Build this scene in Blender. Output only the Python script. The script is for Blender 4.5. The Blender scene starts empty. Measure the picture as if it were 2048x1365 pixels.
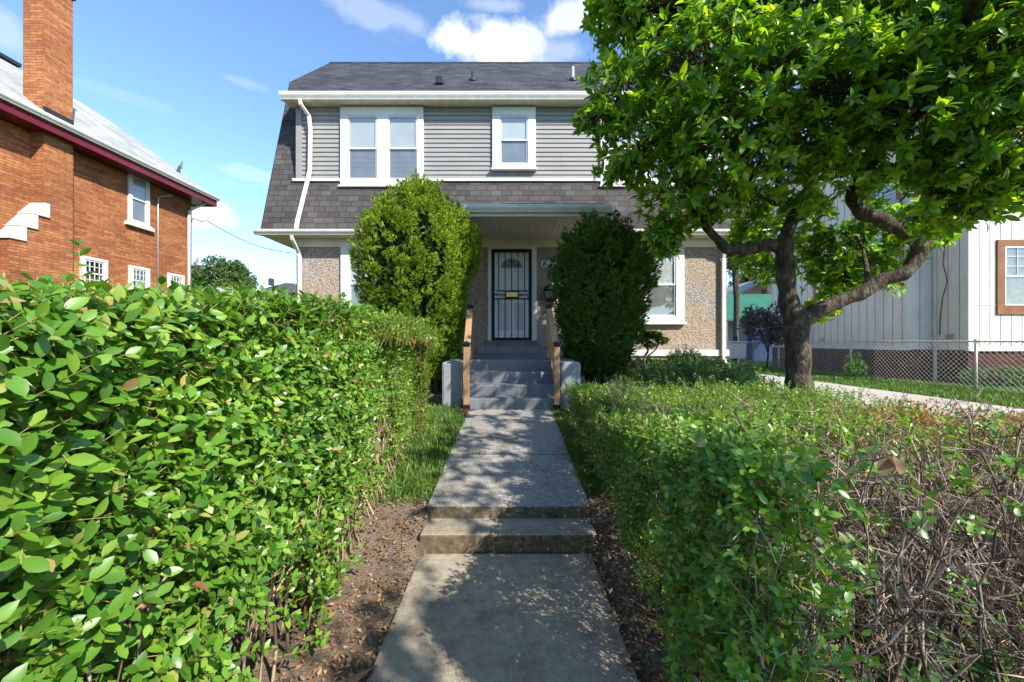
import bpy, bmesh, math
import numpy as np
from mathutils import Vector
S = bpy.context.scene
COL = S.collection
# ---------------------------------------------------------------- camera, light
F = 796.4; CZ = 1.43
cam = bpy.data.cameras.new('camera'); co = bpy.data.objects.new('camera', cam); COL.objects.link(co)
cam.sensor_width = 36; cam.lens = 36*F/2048; cam.clip_end = 3000; cam.clip_start = 0.05
co.location = (0, 0, CZ); co.rotation_euler = (math.radians(90), 0, 0)
S.camera = co
SUN = Vector((1.0, -0.95, 1.15)).normalized()      # direction towards the sun
sl = bpy.data.lights.new('sun', 'SUN'); sl.energy = 5.0; sl.angle = math.radians(0.5); sl.color = (1, 0.945, 0.85)
so = bpy.data.objects.new('sun', sl); COL.objects.link(so); so.location = (8, -8, 12)
so.rotation_euler = SUN.to_track_quat('Z', 'Y').to_euler()
w = bpy.data.worlds.new('World'); S.world = w; w.use_nodes = True
S.view_settings.view_transform = 'Standard'; S.view_settings.look = 'None'
S.view_settings.exposure = 0.9; S.view_settings.gamma = 1
S.cycles.max_bounces = 6; S.cycles.transparent_max_bounces = 8; S.cycles.diffuse_bounces = 3
S.cycles.glossy_bounces = 2; S.cycles.transmission_bounces = 3
S.cycles.use_denoising = True

def X(px, Y): return (px-1024)*Y/F
def Z(py, Y): return CZ+(682-py)*Y/F
def P(px, py, Y): return (X(px, Y), Y, Z(py, Y))

def world():
    nt = w.node_tree; N = nt.nodes; L = nt.links; N.clear()
    out = N.new('ShaderNodeOutputWorld'); bg = N.new('ShaderNodeBackground'); bg.inputs[1].default_value = 0.135
    sky = N.new('ShaderNodeTexSky'); sky.sky_type = 'NISHITA'; sky.sun_disc = False
    sky.sun_elevation = math.asin(SUN.z); sky.sun_rotation = math.atan2(SUN.x, SUN.y)
    sky.air_density = 1.0; sky.dust_density = 0.15; sky.ozone_density = 2.6; sky.altitude = 100
    tc = N.new('ShaderNodeTexCoord')
    def vm(op, a, b=None):
        n = N.new('ShaderNodeVectorMath'); n.operation = op
        if hasattr(a, 'is_linked'): L.new(a, n.inputs[0])
        else: n.inputs[0].default_value = a
        if b is not None:
            if hasattr(b, 'is_linked'): L.new(b, n.inputs[1])
            else: n.inputs[1].default_value = b
        return n
    def mt(op, a, b=0.0, c=None, clamp=False):
        n = N.new('ShaderNodeMath'); n.operation = op; n.use_clamp = clamp
        for i, v in enumerate((a, b, c)):
            if v is None: continue
            if hasattr(v, 'is_linked'): L.new(v, n.inputs[i])
            else: n.inputs[i].default_value = v
        return n.outputs[0]
    def noise(scale, det, sc=(1, 1, 1), rough=.55):
        mp = N.new('ShaderNodeMapping'); mp.inputs['Scale'].default_value = sc; L.new(tc.outputs['Generated'], mp.inputs[0])
        n = N.new('ShaderNodeTexNoise'); n.inputs['Scale'].default_value = scale; n.inputs['Detail'].default_value = det
        n.inputs['Roughness'].default_value = rough
        L.new(mp.outputs[0], n.inputs['Vector']); return n.outputs[0]
    n1 = noise(9, 9); n2 = noise(4, 6, (1, 1, 3.5), .6); 
    mask = None
    for px, py, rx, rz, dens in ((985, 95, 74, 40, 1), (925, 78, 44, 24, .9), (1045, 80, 44, 26, .75), (1140, 32, 70, 26, .8), (1000, 10, 60, 10, .35), (1135, 100, 60, 18, .35), (430, 420, 62, 24, .95), (760, 28, 75, 16, .3), (465, 158, 40, 8, .16), (240, 190, 90, 8, .1),
                             (470, 515, 50, 10, .35), (560, 540, 40, 12, .4), (540, 580, 70, 7, .35), (505, 350, 60, 10, .25), (10, 60, 30, 60, .3),
                             (2050, -400, 300, 120, .8), (-600, 300, 300, 100, .8), (2600, 400, 300, 80, .8), (1024, -900, 500, 200, .7)):
        d = Vector(((px-1024)/F, 1, (682-py)/F)); ln = d.length; d.normalize()
        s = vm('SUBTRACT', tc.outputs['Generated'], tuple(d))
        a, b = rx/F/ln, rz/F/ln
        q = vm('MULTIPLY', s.outputs[0], (1/a, 1/a, 1/b)); l = vm('LENGTH', q.outputs[0]).outputs['Value']
        e = mt('ADD', l, mt('MULTIPLY', mt('SUBTRACT', n1, .5), 4.2))
        e = mt('MULTIPLY', mt('SUBTRACT', 1.25, e), 1.5, clamp=True)
        e = mt('MULTIPLY', e, dens)
        mask = e if mask is None else mt('MAXIMUM', mask, e)
    cir = mt('MULTIPLY', mt('SUBTRACT', n2, .6), .8, clamp=True)
    mask = mt('MAXIMUM', mask, cir)
    mix = N.new('ShaderNodeMixRGB'); L.new(mask, mix.inputs[0])
    tint = N.new('ShaderNodeMixRGB'); tint.blend_type = 'MULTIPLY'; tint.inputs[0].default_value = 1
    L.new(sky.outputs[0], tint.inputs[1]); tint.inputs[2].default_value = (1.12, 1.26, 1.36, 1)
    L.new(tint.outputs[0], mix.inputs[1]); mix.inputs[2].default_value = (4.6, 4.8, 5.1, 1)
    L.new(mix.outputs[0], bg.inputs[0]); L.new(bg.outputs[0], out.inputs[0])
world()

# ---------------------------------------------------------------- materials
def _in(L, sock, v):
    if hasattr(v, 'is_linked'): L.new(v, sock)
    else: sock.default_value = v
def c4(c): return (c[0], c[1], c[2], 1)
class MT:
    def __init__(s, name):
        s.m = bpy.data.materials.new(name); s.m.use_nodes = True; s.nt = s.m.node_tree; s.N = s.nt.nodes; s.L = s.nt.links
        s.b = s.N['Principled BSDF']; s.out = s.N['Material Output']
        s.geo = s.N.new('ShaderNodeNewGeometry')
    def pos(s): return s.geo.outputs['Position']
    def noise(s, scale, det=4, vec=None, rough=.55, sc=None):
        n = s.N.new('ShaderNodeTexNoise'); n.inputs['Scale'].default_value = scale; n.inputs['Detail'].default_value = det
        n.inputs['Roughness'].default_value = rough
        v = vec or s.pos()
        if sc:
            mp = s.N.new('ShaderNodeMapping'); mp.inputs['Scale'].default_value = sc; s.L.new(v, mp.inputs[0]); v = mp.outputs[0]
        s.L.new(v, n.inputs['Vector']); return n.outputs[0]
    def vor(s, scale, feat='F1', out=0):
        n = s.N.new('ShaderNodeTexVoronoi'); n.feature = feat; n.inputs['Scale'].default_value = scale; s.L.new(s.pos(), n.inputs['Vector']); return n.outputs[out]
    def ramp(s, f, stops):
        r = s.N.new('ShaderNodeValToRGB'); e = r.color_ramp.elements
        while len(e) < len(stops): e.new(.5)
        for i, (p, c) in enumerate(stops): e[i].position = p; e[i].color = c4(c)
        s.L.new(f, r.inputs[0]); return r.outputs[0]
    def mix(s, f, a, b, mode='MIX'):
        n = s.N.new('ShaderNodeMixRGB'); n.blend_type = mode
        _in(s.L, n.inputs[0], f); _in(s.L, n.inputs[1], a if hasattr(a, 'is_linked') else c4(a)); _in(s.L, n.inputs[2], b if hasattr(b, 'is_linked') else c4(b)); return n.outputs[0]
    def math(s, op, a, b=0., clamp=False):
        n = s.N.new('ShaderNodeMath'); n.operation = op; n.use_clamp = clamp; _in(s.L, n.inputs[0], a); _in(s.L, n.inputs[1], b); return n.outputs[0]
    def bump(s, h, st=.5, dist=.01):
        n = s.N.new('ShaderNodeBump'); n.inputs['Strength'].default_value = st; n.inputs['Distance'].default_value = dist
        s.L.new(h, n.inputs['Height']); s.L.new(n.outputs[0], s.b.inputs['Normal'])
    def set(s, col=None, rough=.6, spec=.3, metal=0):
        if col is not None: _in(s.L, s.b.inputs['Base Color'], col if hasattr(col, 'is_linked') else c4(col))
        _in(s.L, s.b.inputs['Roughness'], rough); s.b.inputs['Specular IOR Level'].default_value = spec; s.b.inputs['Metallic'].default_value = metal
        return s.m
    def uv(s, vs=1.0):
        sp = s.N.new('ShaderNodeSeparateXYZ'); s.L.new(s.pos(), sp.inputs[0])
        sn = s.N.new('ShaderNodeSeparateXYZ'); s.L.new(s.geo.outputs['True Normal'], sn.inputs[0])
        f = s.math('GREATER_THAN', s.math('ABSOLUTE', sn.outputs[0]), s.math('ABSOLUTE', sn.outputs[1]))
        u = s.math('ADD', s.math('MULTIPLY', sp.outputs[1], f), s.math('MULTIPLY', sp.outputs[0], s.math('SUBTRACT', 1., f)))
        cb = s.N.new('ShaderNodeCombineXYZ'); s.L.new(u, cb.inputs[0]); s.L.new(s.math('MULTIPLY', sp.outputs[2], vs), cb.inputs[1]); return cb.outputs[0]
    def brick(s, vec, bw, rh, mort, c1, c2, cm, bias=0., off=.5, smooth=.1):
        n = s.N.new('ShaderNodeTexBrick'); s.L.new(vec, n.inputs['Vector']); n.offset = off
        n.inputs['Color1'].default_value = c4(c1); n.inputs['Color2'].default_value = c4(c2); n.inputs['Mortar'].default_value = c4(cm)
        n.inputs['Scale'].default_value = 1; n.inputs['Mortar Size'].default_value = mort; n.inputs['Mortar Smooth'].default_value = smooth
        n.inputs['Bias'].default_value = bias; n.inputs['Brick Width'].default_value = bw; n.inputs['Row Height'].default_value = rh
        return n

def simple(name, c, c2=None, rough=.55, scale=3, spec=.3, bump=0, bs=60, metal=0, det=5):
    t = MT(name); c2 = c2 or tuple(v*.8 for v in c)
    col = t.ramp(t.noise(scale, det), [(.3, c2), (.7, c)])
    if bump: t.bump(t.noise(bs, 5), bump, .01)
    return t.set(col, rough, spec, metal)

M = {}
def weathered(name, c, rough=.5):
    t = MT(name); n = t.noise(6, 6, sc=(2.2, 2.2, .35), rough=.7); g = t.noise(1.2, 3)
    col = t.mix(t.ramp(n, [(.55, (0, 0, 0)), (.78, (.5,)*3)]), c, (.33, .3, .24)); col = t.mix(1, col, t.ramp(g, [(.3, (.88,)*3), (.7, (1.04,)*3)]), 'MULTIPLY')
    t.bump(t.noise(45, 4), .12, .004); return t.set(col, rough, .3)
M['white'] = weathered('white_paint', (.68, .68, .655))
M['gutter'] = simple('gutter_paint', (.74, .72, .65), (.6, .57, .5), .5, 5)
M['cream'] = simple('cream_paint', (.74, .68, .58), (.64, .57, .47), .5, 2)
M['sash'] = simple('sash_vinyl', (.66, .67, .66), (.58, .58, .57), .35, 4)
M['doorwhite'] = simple('white_door_paint', (.86, .86, .84), (.8, .8, .78), .35, 2)
M['black'] = simple('black_iron', (.008, .008, .009), (.012, .012, .012), .5, 20, spec=.25)
M['grey_metal'] = simple('galvanised', (.42, .43, .43), (.3, .3, .3), .4, 30, metal=.6)
M['brass'] = simple('brass', (.62, .45, .12), (.45, .3, .08), .35, 20, metal=.8)
M['interior'] = simple('interior_dark', (.03, .03, .035), (.02, .02, .02), .8)
M['rubber'] = simple('dark_flashing', (.02, .022, .028), (.03, .03, .035), .5)

def siding_mat():
    t = MT('grey_vinyl_siding'); n = t.noise(2, 4, sc=(.6, .6, 3)); s = t.noise(60, 3, sc=(.2, 1, 2))
    c = t.ramp(n, [(.3, (.24, .235, .228)), (.7, (.3, .292, .283))]); c = t.mix(t.ramp(t.noise(5, 6, sc=(1.8, 1, .3), rough=.7), [(.56, (0, 0, 0)), (.75, (.35,)*3)]), c, (.15, .135, .11)); c = t.mix(.25, c, t.ramp(s, [(.3, (.22, .205, .19)), (.7, (.34, .32, .3))]))
    t.bump(s, .08, .003); return t.set(c, .5, .3)
M['siding'] = siding_mat()

def shingle(name, c1, c2, cm, vs, rh=.14, bw=.24, var=(.75, 1.2)):
    t = MT(name); uv = t.uv(vs); b = t.brick(uv, bw, rh, .006, c1, c2, cm, 0, .37)
    n = t.noise(1.3, 3); g = t.noise(180, 2)
    col = t.mix(1, b.outputs[0], t.ramp(n, [(.25, (var[0],)*3), (.75, (var[1],)*3)]), 'MULTIPLY')
    col = t.mix(1, col, t.ramp(g, [(.3, (.65,)*3), (.7, (1.4,)*3)]), 'MULTIPLY')
    h = t.math('ADD', t.math('MULTIPLY', g, .25), t.math('SUBTRACT', 1., b.outputs['Fac']))
    t.bump(h, .7, .012); return t.set(col, .9, .15)
M['shingle_low'] = shingle('mansard_shingles', (.055, .05, .05), (.095, .085, .083), (.028, .026, .026), 1.04)
M['shingle_top'] = shingle('upper_roof_shingles', (.032, .034, .04), (.065, .068, .076), (.025, .025, .03), 1.47, .14, .3)
M['shingle_grey'] = shingle('pale_grey_shingles', (.27, .28, .275), (.35, .355, .35), (.2, .2, .2), 1.6, .13, .3)
M['shingle_dark'] = shingle('dark_far_shingles', (.05, .052, .06), (.09, .09, .1), (.03, .03, .03), 1.6)

def brick_mat(name, c1, c2, cm, bw=.29, rh=.062, mort=.006):
    t = MT(name); b = t.brick(t.uv(), bw, rh, mort, c1, c2, cm, 0, .5)
    n = t.noise(.9, 4); n2 = t.noise(14, 3)
    col = t.mix(1, b.outputs[0], t.ramp(n, [(.3, (.72, .68, .66)), (.7, (1.15, 1.15, 1.12))]), 'MULTIPLY')
    col = t.mix(1, col, t.ramp(n2, [(.3, (.78, .75, .72)), (.7, (1.2, 1.2, 1.2))]), 'MULTIPLY')
    t.bump(t.math('ADD', t.math('SUBTRACT', 1., b.outputs['Fac']), t.math('MULTIPLY', t.noise(90, 3), .3)), .6, .008)
    return t.set(col, .85, .15)
M['brick'] = brick_mat('orange_brick', (.47, .195, .08), (.3, .105, .048), (.17, .1, .06))
M['brick_dark'] = brick_mat('dark_red_foundation_brick', (.11, .03, .022), (.07, .02, .017), (.06, .045, .04), .22, .075)
M['foundation'] = simple('grey_foundation', (.25, .2, .17), (.16, .11, .1), .9, 4, bump=.4)

def stucco():
    t = MT('roughcast_stucco')
    n = t.noise(30, 5, rough=.65); v = t.vor(50); big = t.noise(1.1, 4)
    tan = t.ramp(n, [(.3, (.13, .095, .07)), (.46, (.37, .285, .215)), (.7, (.56, .45, .35))])
    gry = t.ramp(n, [(.3, (.12, .11, .1)), (.48, (.34, .31, .28)), (.7, (.5, .47, .43))])
    col = t.mix(t.ramp(big, [(.5, (0, 0, 0)), (.62, (.85,)*3)]), tan, gry)
    t.bump(t.math('ADD', n, t.math('MULTIPLY', v, .7)), .9, .03)
    return t.set(col, .95, .1)
M['stucco'] = stucco()

def concrete(name, c1, c2, agg=0., stain=.6, bs=150, riser=False):
    t = MT(name); n = t.noise(1.6, 6, rough=.65); f = t.noise(bs, 3); m = t.noise(22, 5)
    col = t.ramp(n, [(.3, c1), (.7, c2)])
    col = t.mix(1, col, t.ramp(m, [(.3, (1-stain*.35,)*3), (.7, (1.12,)*3)]), 'MULTIPLY')
    col = t.mix(1, col, t.ramp(f, [(.3, (.75-agg*.3,)*3), (.7, (1.2+agg*.3,)*3)]), 'MULTIPLY')
    if agg:
        v = t.vor(95, 'F1', 1)
        sp = t.N.new('ShaderNodeSeparateXYZ'); t.L.new(v, sp.inputs[0])
        col = t.mix(1, col, t.ramp(sp.outputs[0], [(.1, (.72, .7, .68)), (.5, (1, 1, 1)), (.95, (1.3, 1.25, 1.18))]), 'MULTIPLY')
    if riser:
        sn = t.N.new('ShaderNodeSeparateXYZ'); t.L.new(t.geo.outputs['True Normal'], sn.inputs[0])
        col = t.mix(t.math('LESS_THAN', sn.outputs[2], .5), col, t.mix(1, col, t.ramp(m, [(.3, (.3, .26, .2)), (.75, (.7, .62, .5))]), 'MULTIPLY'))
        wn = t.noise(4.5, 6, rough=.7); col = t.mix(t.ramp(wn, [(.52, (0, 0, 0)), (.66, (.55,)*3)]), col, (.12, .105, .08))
    t.bump(t.math('ADD', f, t.math('MULTIPLY', m, .6)), .6, .008)
    return t.set(col, .9, .2)
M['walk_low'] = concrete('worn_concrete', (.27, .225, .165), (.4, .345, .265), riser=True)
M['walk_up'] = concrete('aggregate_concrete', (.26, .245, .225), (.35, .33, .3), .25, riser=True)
M['drive'] = concrete('driveway_concrete', (.4, .35, .3), (.48, .43, .37))
M['stone'] = concrete('limestone', (.5, .48, .44), (.6, .58, .54), 0, .3)

def step_paint():
    t = MT('grey_step_paint'); n = t.noise(2.2, 5); st = t.noise(14, 4, sc=(1.8, 1, .45), rough=.7)
    col = t.ramp(n, [(.3, (.13, .14, .148)), (.7, (.185, .195, .2))])
    col = t.mix(t.ramp(st, [(.57, (0, 0, 0)), (.7, (.65,)*3)]), col, (.05, .055, .055))
    sc = t.noise(7, 6, rough=.75)
    col = t.mix(t.ramp(sc, [(.58, (0, 0, 0)), (.72, (.5,)*3)]), col, (.3, .31, .31))
    t.bump(t.noise(60, 5), .35, .006); return t.set(col, .7, .25)
M['step'] = step_paint()
M['pier'] = concrete('painted_pier', (.22, .235, .235), (.28, .295, .29), 0, .4)
def granite():
    t = MT('speckled_granite'); v = t.vor(120, 'F1', 1); sp = t.N.new('ShaderNodeSeparateXYZ'); t.L.new(v, sp.inputs[0])
    t.set(t.ramp(sp.outputs[0], [(.2, (.06, .065, .075)), (.5, (.18, .19, .2)), (.9, (.42, .43, .44))]), .6, .3); return t.m
M['granite'] = granite()
def wood(name, a, b):
    t = MT(name); n = t.noise(14, 6, sc=(6, 6, .5), rough=.6); g = t.noise(3, 2)
    c = t.ramp(n, [(.3, a), (.7, b)]); c = t.mix(1, c, t.ramp(g, [(.3, (.8,)*3), (.7, (1.15,)*3)]), 'MULTIPLY'); t.bump(n, .3, .003); return t.set(c, .6, .25)
M['wood'] = wood('treated_pine', (.24, .13, .06), (.42, .26, .14))
M['brown'] = wood('brown_window_trim', (.2, .085, .035), (.27, .12, .055))
def bark(name, a, b, c):
    t = MT(name); n = t.noise(9, 7, sc=(1.4, 1.4, .6), rough=.65); v = t.noise(34, 5, sc=(1, 1, .5))
    col = t.ramp(n, [(.3, a), (.5, b), (.72, c)]); t.bump(t.math('ADD', n, t.math('MULTIPLY', v, 1.2)), 1., .045); return t.set(col, .9, .15)
M['bark'] = bark('magnolia_bark', (.03, .024, .018), (.075, .058, .042), (.19, .16, .12))
M['twig'] = simple('hedge_twig', (.36, .27, .18), (.17, .11, .07), .8, 18)
M['shoot'] = simple('young_shoot', (.42, .3, .1), (.3, .2, .07), .6, 18)
def twigmat(name, stops):
    t = MT(name); c = t.ramp(t.geo.outputs['Random Per Island'], stops); n = t.noise(40, 4, rough=.7)
    return t.set(t.mix(1, c, t.ramp(n, [(.3, (.6,)*3), (.7, (1.25,)*3)]), 'MULTIPLY'), .85, .15)
M['twig2'] = twigmat('bare_twig', [(0, (.06, .04, .028)), (.35, (.15, .105, .075)), (.7, (.32, .235, .17)), (1, (.5, .39, .3))])
M['twig'] = twigmat('hedge_stem', [(0, (.08, .05, .035)), (.5, (.2, .14, .09)), (1, (.42, .32, .21))])
M['fascia_red'] = simple('maroon_fascia', (.16, .022, .035), (.12, .016, .026), .35, 2)
def vboard(name, c, c2):
    t = MT(name); n = t.noise(1.5, 4); s_ = t.noise(5, 6, sc=(1.6, 1.6, .25), rough=.7)
    col = t.mix(t.ramp(s_, [(.52, (0, 0, 0)), (.75, (.45,)*3)]), t.ramp(n, [(.3, c2), (.7, c)]), (.36, .31, .25)); t.bump(t.noise(30, 5, sc=(1, 1, .2)), .2, .004); return t.set(col, .6, .2)
M['board'] = vboard('painted_board_siding', (.7, .64, .58), (.62, .56, .5))
M['groove'] = simple('board_groove', (.2, .19, .18), (.15, .14, .14), .8)
M['green_roof'] = simple('green_metal_roof', (.035, .15, .105), (.03, .12, .085), .5, 1)
M['blue'] = simple('blue_shed_wall', (.02, .05, .16), (.015, .04, .12), .6)
M['pink'] = simple('pink_gable', (.42, .24, .2), (.36, .2, .17), .8)
M['bin'] = simple('grey_plastic', (.35, .36, .37), (.28, .29, .3), .5)
M['blind'] = simple('window_blind', (.62, .62, .59), (.54, .54, .51), .6)
M['curtain'] = simple('beige_curtain', (.3, .26, .18), (.16, .13, .09), .8, 9)
M['wire'] = simple('fence_wire', (.62, .58, .54), (.45, .38, .32), .5, 6, metal=.1)
M['cable'] = simple('black_cable', (.03, .03, .03), (.02, .02, .02), .6)

def screen_mat():
    t = MT('window_screen'); t.set(t.ramp(t.noise(3, 2), [(.3, (.2, .195, .19)), (.7, (.27, .265, .26))]), .6, .3); return t.m
M['screen'] = screen_mat()
def glass():
    t = MT('window_glass'); tr = t.N.new('ShaderNodeBsdfTransparent'); tr.inputs[0].default_value = (.93, .95, .95, 1)
    gl = t.N.new('ShaderNodeBsdfGlossy'); gl.inputs['Roughness'].default_value = .03
    fr = t.N.new('ShaderNodeLayerWeight'); fr.inputs[0].default_value = .5
    mx = t.N.new('ShaderNodeMixShader'); t.L.new(t.math('ADD', t.math('MULTIPLY', t.math('POWER', fr.outputs[1], 4.), .6), .1), mx.inputs[0]); t.L.new(tr.outputs[0], mx.inputs[1]); t.L.new(gl.outputs[0], mx.inputs[2])
    b = t.N.new('ShaderNodeBump'); b.inputs['Strength'].default_value = .12; b.inputs['Distance'].default_value = .02; t.L.new(t.noise(2.2, 2), b.inputs['Height']); t.L.new(b.outputs[0], gl.inputs['Normal'])
    t.L.new(mx.outputs[0], t.out.inputs[0]); return t.m
M['glass'] = glass()

def leaf(name, cols, rough=.36, trans=.35, tcol=None, spec=.5, posn=None):
    """cols: ramp stops by random-per-leaf"""
    t = MT(name); r = t.geo.outputs['Random Per Island']
    col = t.ramp(r, cols)
    n = t.noise(1.7, 3)
    col = t.mix(1, col, t.ramp(n, [(.3, (.72, .78, .75)), (.7, (1.25, 1.17, 1.1))]), 'MULTIPLY')
    t.set(col, rough, spec)
    tl = t.N.new('ShaderNodeBsdfTranslucent')
    t.L.new(t.mix(1, col, tcol or (1.6, 1.5, .6), 'MULTIPLY'), tl.inputs[0])
    mx = t.N.new('ShaderNodeMixShader'); mx.inputs[0].default_value = trans
    t.L.new(t.b.outputs[0], mx.inputs[1]); t.L.new(tl.outputs[0], mx.inputs[2]); t.L.new(mx.outputs[0], t.out.inputs[0])
    return t.m
M['privet'] = leaf('privet_leaf', [(0, (.055, .15, .018)), (.4, (.1, .24, .025)), (.75, (.16, .32, .032)), (.94, (.25, .4, .06)), (.985, (.42, .33, .12)), (1, (.4, .25, .12))])
M['privet_r'] = leaf('small_privet_leaf', [(0, (.055, .16, .02)), (.5, (.12, .29, .028)), (.88, (.22, .39, .045)), (.97, (.34, .4, .09)), (1, (.36, .24, .1))])
M['brownleaf'] = leaf('rusty_leaf', [(0, (.25, .09, .04)), (.4, (.36, .16, .07)), (.7, (.42, .27, .1)), (.9, (.4, .33, .08)), (1, (.16, .2, .04))], .6, .3, (1.3, 1.1, .8))
M['magnolia'] = leaf('magnolia_leaf', [(0, (.05, .14, .014)), (.5, (.1, .23, .02)), (.85, (.19, .33, .03)), (1, (.32, .42, .05))], .34, .48, (2.6, 2.3, .6), .5)
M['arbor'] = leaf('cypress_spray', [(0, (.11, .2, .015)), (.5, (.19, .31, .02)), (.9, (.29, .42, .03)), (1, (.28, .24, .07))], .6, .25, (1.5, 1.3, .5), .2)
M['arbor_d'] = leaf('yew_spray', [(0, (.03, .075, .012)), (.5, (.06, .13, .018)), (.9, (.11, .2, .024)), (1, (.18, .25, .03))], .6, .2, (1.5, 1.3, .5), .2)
M['weed'] = leaf('weed_leaf', [(0, (.035, .1, .02)), (.5, (.06, .16, .028)), (1, (.12, .24, .04))], .5, .3)
M['farleaf'] = leaf('far_tree_leaf', [(0, (.04, .085, .02)), (.5, (.07, .13, .028)), (1, (.13, .19, .045))], .6, .3)
M['farleaf2'] = leaf('yellowing_tree_leaf', [(0, (.07, .1, .02)), (.5, (.13, .17, .035)), (1, (.27, .24, .07))], .6, .3)
M['grassblade'] = leaf('grass_blade', [(0, (.05, .12, .018)), (.6, (.1, .2, .03)), (.93, (.16, .26, .05)), (1, (.35, .3, .12))], .5, .3)
M['purple'] = leaf('purple_shrub_leaf', [(0, (.04, .035, .03)), (.6, (.07, .09, .03)), (.85, (.12, .05, .12)), (1, (.25, .1, .25))], .5, .2)
M['litter'] = leaf('dead_leaf', [(0, (.13, .06, .03)), (.5, (.26, .14, .07)), (.9, (.4, .27, .15)), (1, (.5, .38, .2))], .7, .1, (1, .8, .6), .2)

def soil():
    t = MT('bare_soil'); n = t.noise(3, 6, rough=.7); f = t.noise(60, 5, rough=.7)
    c = t.ramp(n, [(.3, (.15, .115, .085)), (.7, (.29, .225, .17))]); c = t.mix(1, c, t.ramp(f, [(.3, (.55,)*3), (.7, (1.4, 1.35, 1.3))]), 'MULTIPLY')
    t.bump(t.math('ADD', n, f), .9, .03); return t.set(c, .95, .1)
M['soil'] = soil()
def turf():
    t = MT('turf'); n = t.noise(2, 6, rough=.7); f = t.noise(70, 5, rough=.7)
    c = t.ramp(n, [(.35, (.035, .075, .015)), (.6, (.07, .11, .028)), (.8, (.13, .11, .05))]); c = t.mix(1, c, t.ramp(f, [(.3, (.5,)*3), (.7, (1.5,)*3)]), 'MULTIPLY')
    t.bump(f, .9, .03); return t.set(c, .95, .1)
M['turf'] = turf()

# ---------------------------------------------------------------- geometry helpers
rng = np.random.default_rng(7)
BASE = {}
def tag(o, label=None, cat=None, group=None, kind=None):
    if label: o['label'] = label
    if cat: o['category'] = cat
    if group: o['group'] = group
    if kind: o['kind'] = kind
    return o
def thing(name, loc, label, cat, group=None):
    o = bpy.data.objects.new(name, None); COL.objects.link(o); o.location = loc; o.empty_display_size = .2
    BASE[o] = np.array(loc, float); return tag(o, label, cat, group)
def base_of(o):
    while o is not None:
        if o in BASE: return BASE[o]
        o = o.parent
    return np.zeros(3)
def add(name, me, mat, parent=None, label=None, base=None):
    me.materials.append(M[mat] if isinstance(mat, str) else mat)
    o = bpy.data.objects.new(name, me); COL.objects.link(o)
    if parent is not None: o.parent = parent
    if base is not None: o.location = base; BASE[o] = np.array(base, float)
    if label: o['label'] = label
    return o
def mesh_tris(name, V, T, smooth=False):
    me = bpy.data.meshes.new(name); V = np.ascontiguousarray(V, np.float32); T = np.ascontiguousarray(T, np.int32)
    me.vertices.add(len(V)); me.vertices.foreach_set('co', V.ravel())
    me.loops.add(T.size); me.loops.foreach_set('vertex_index', T.ravel())
    me.polygons.add(len(T)); me.polygons.foreach_set('loop_start', np.arange(0, T.size, 3, dtype=np.int32))
    me.polygons.foreach_set('use_smooth', np.full(len(T), smooth)); me.update(calc_edges=True); return me
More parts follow.
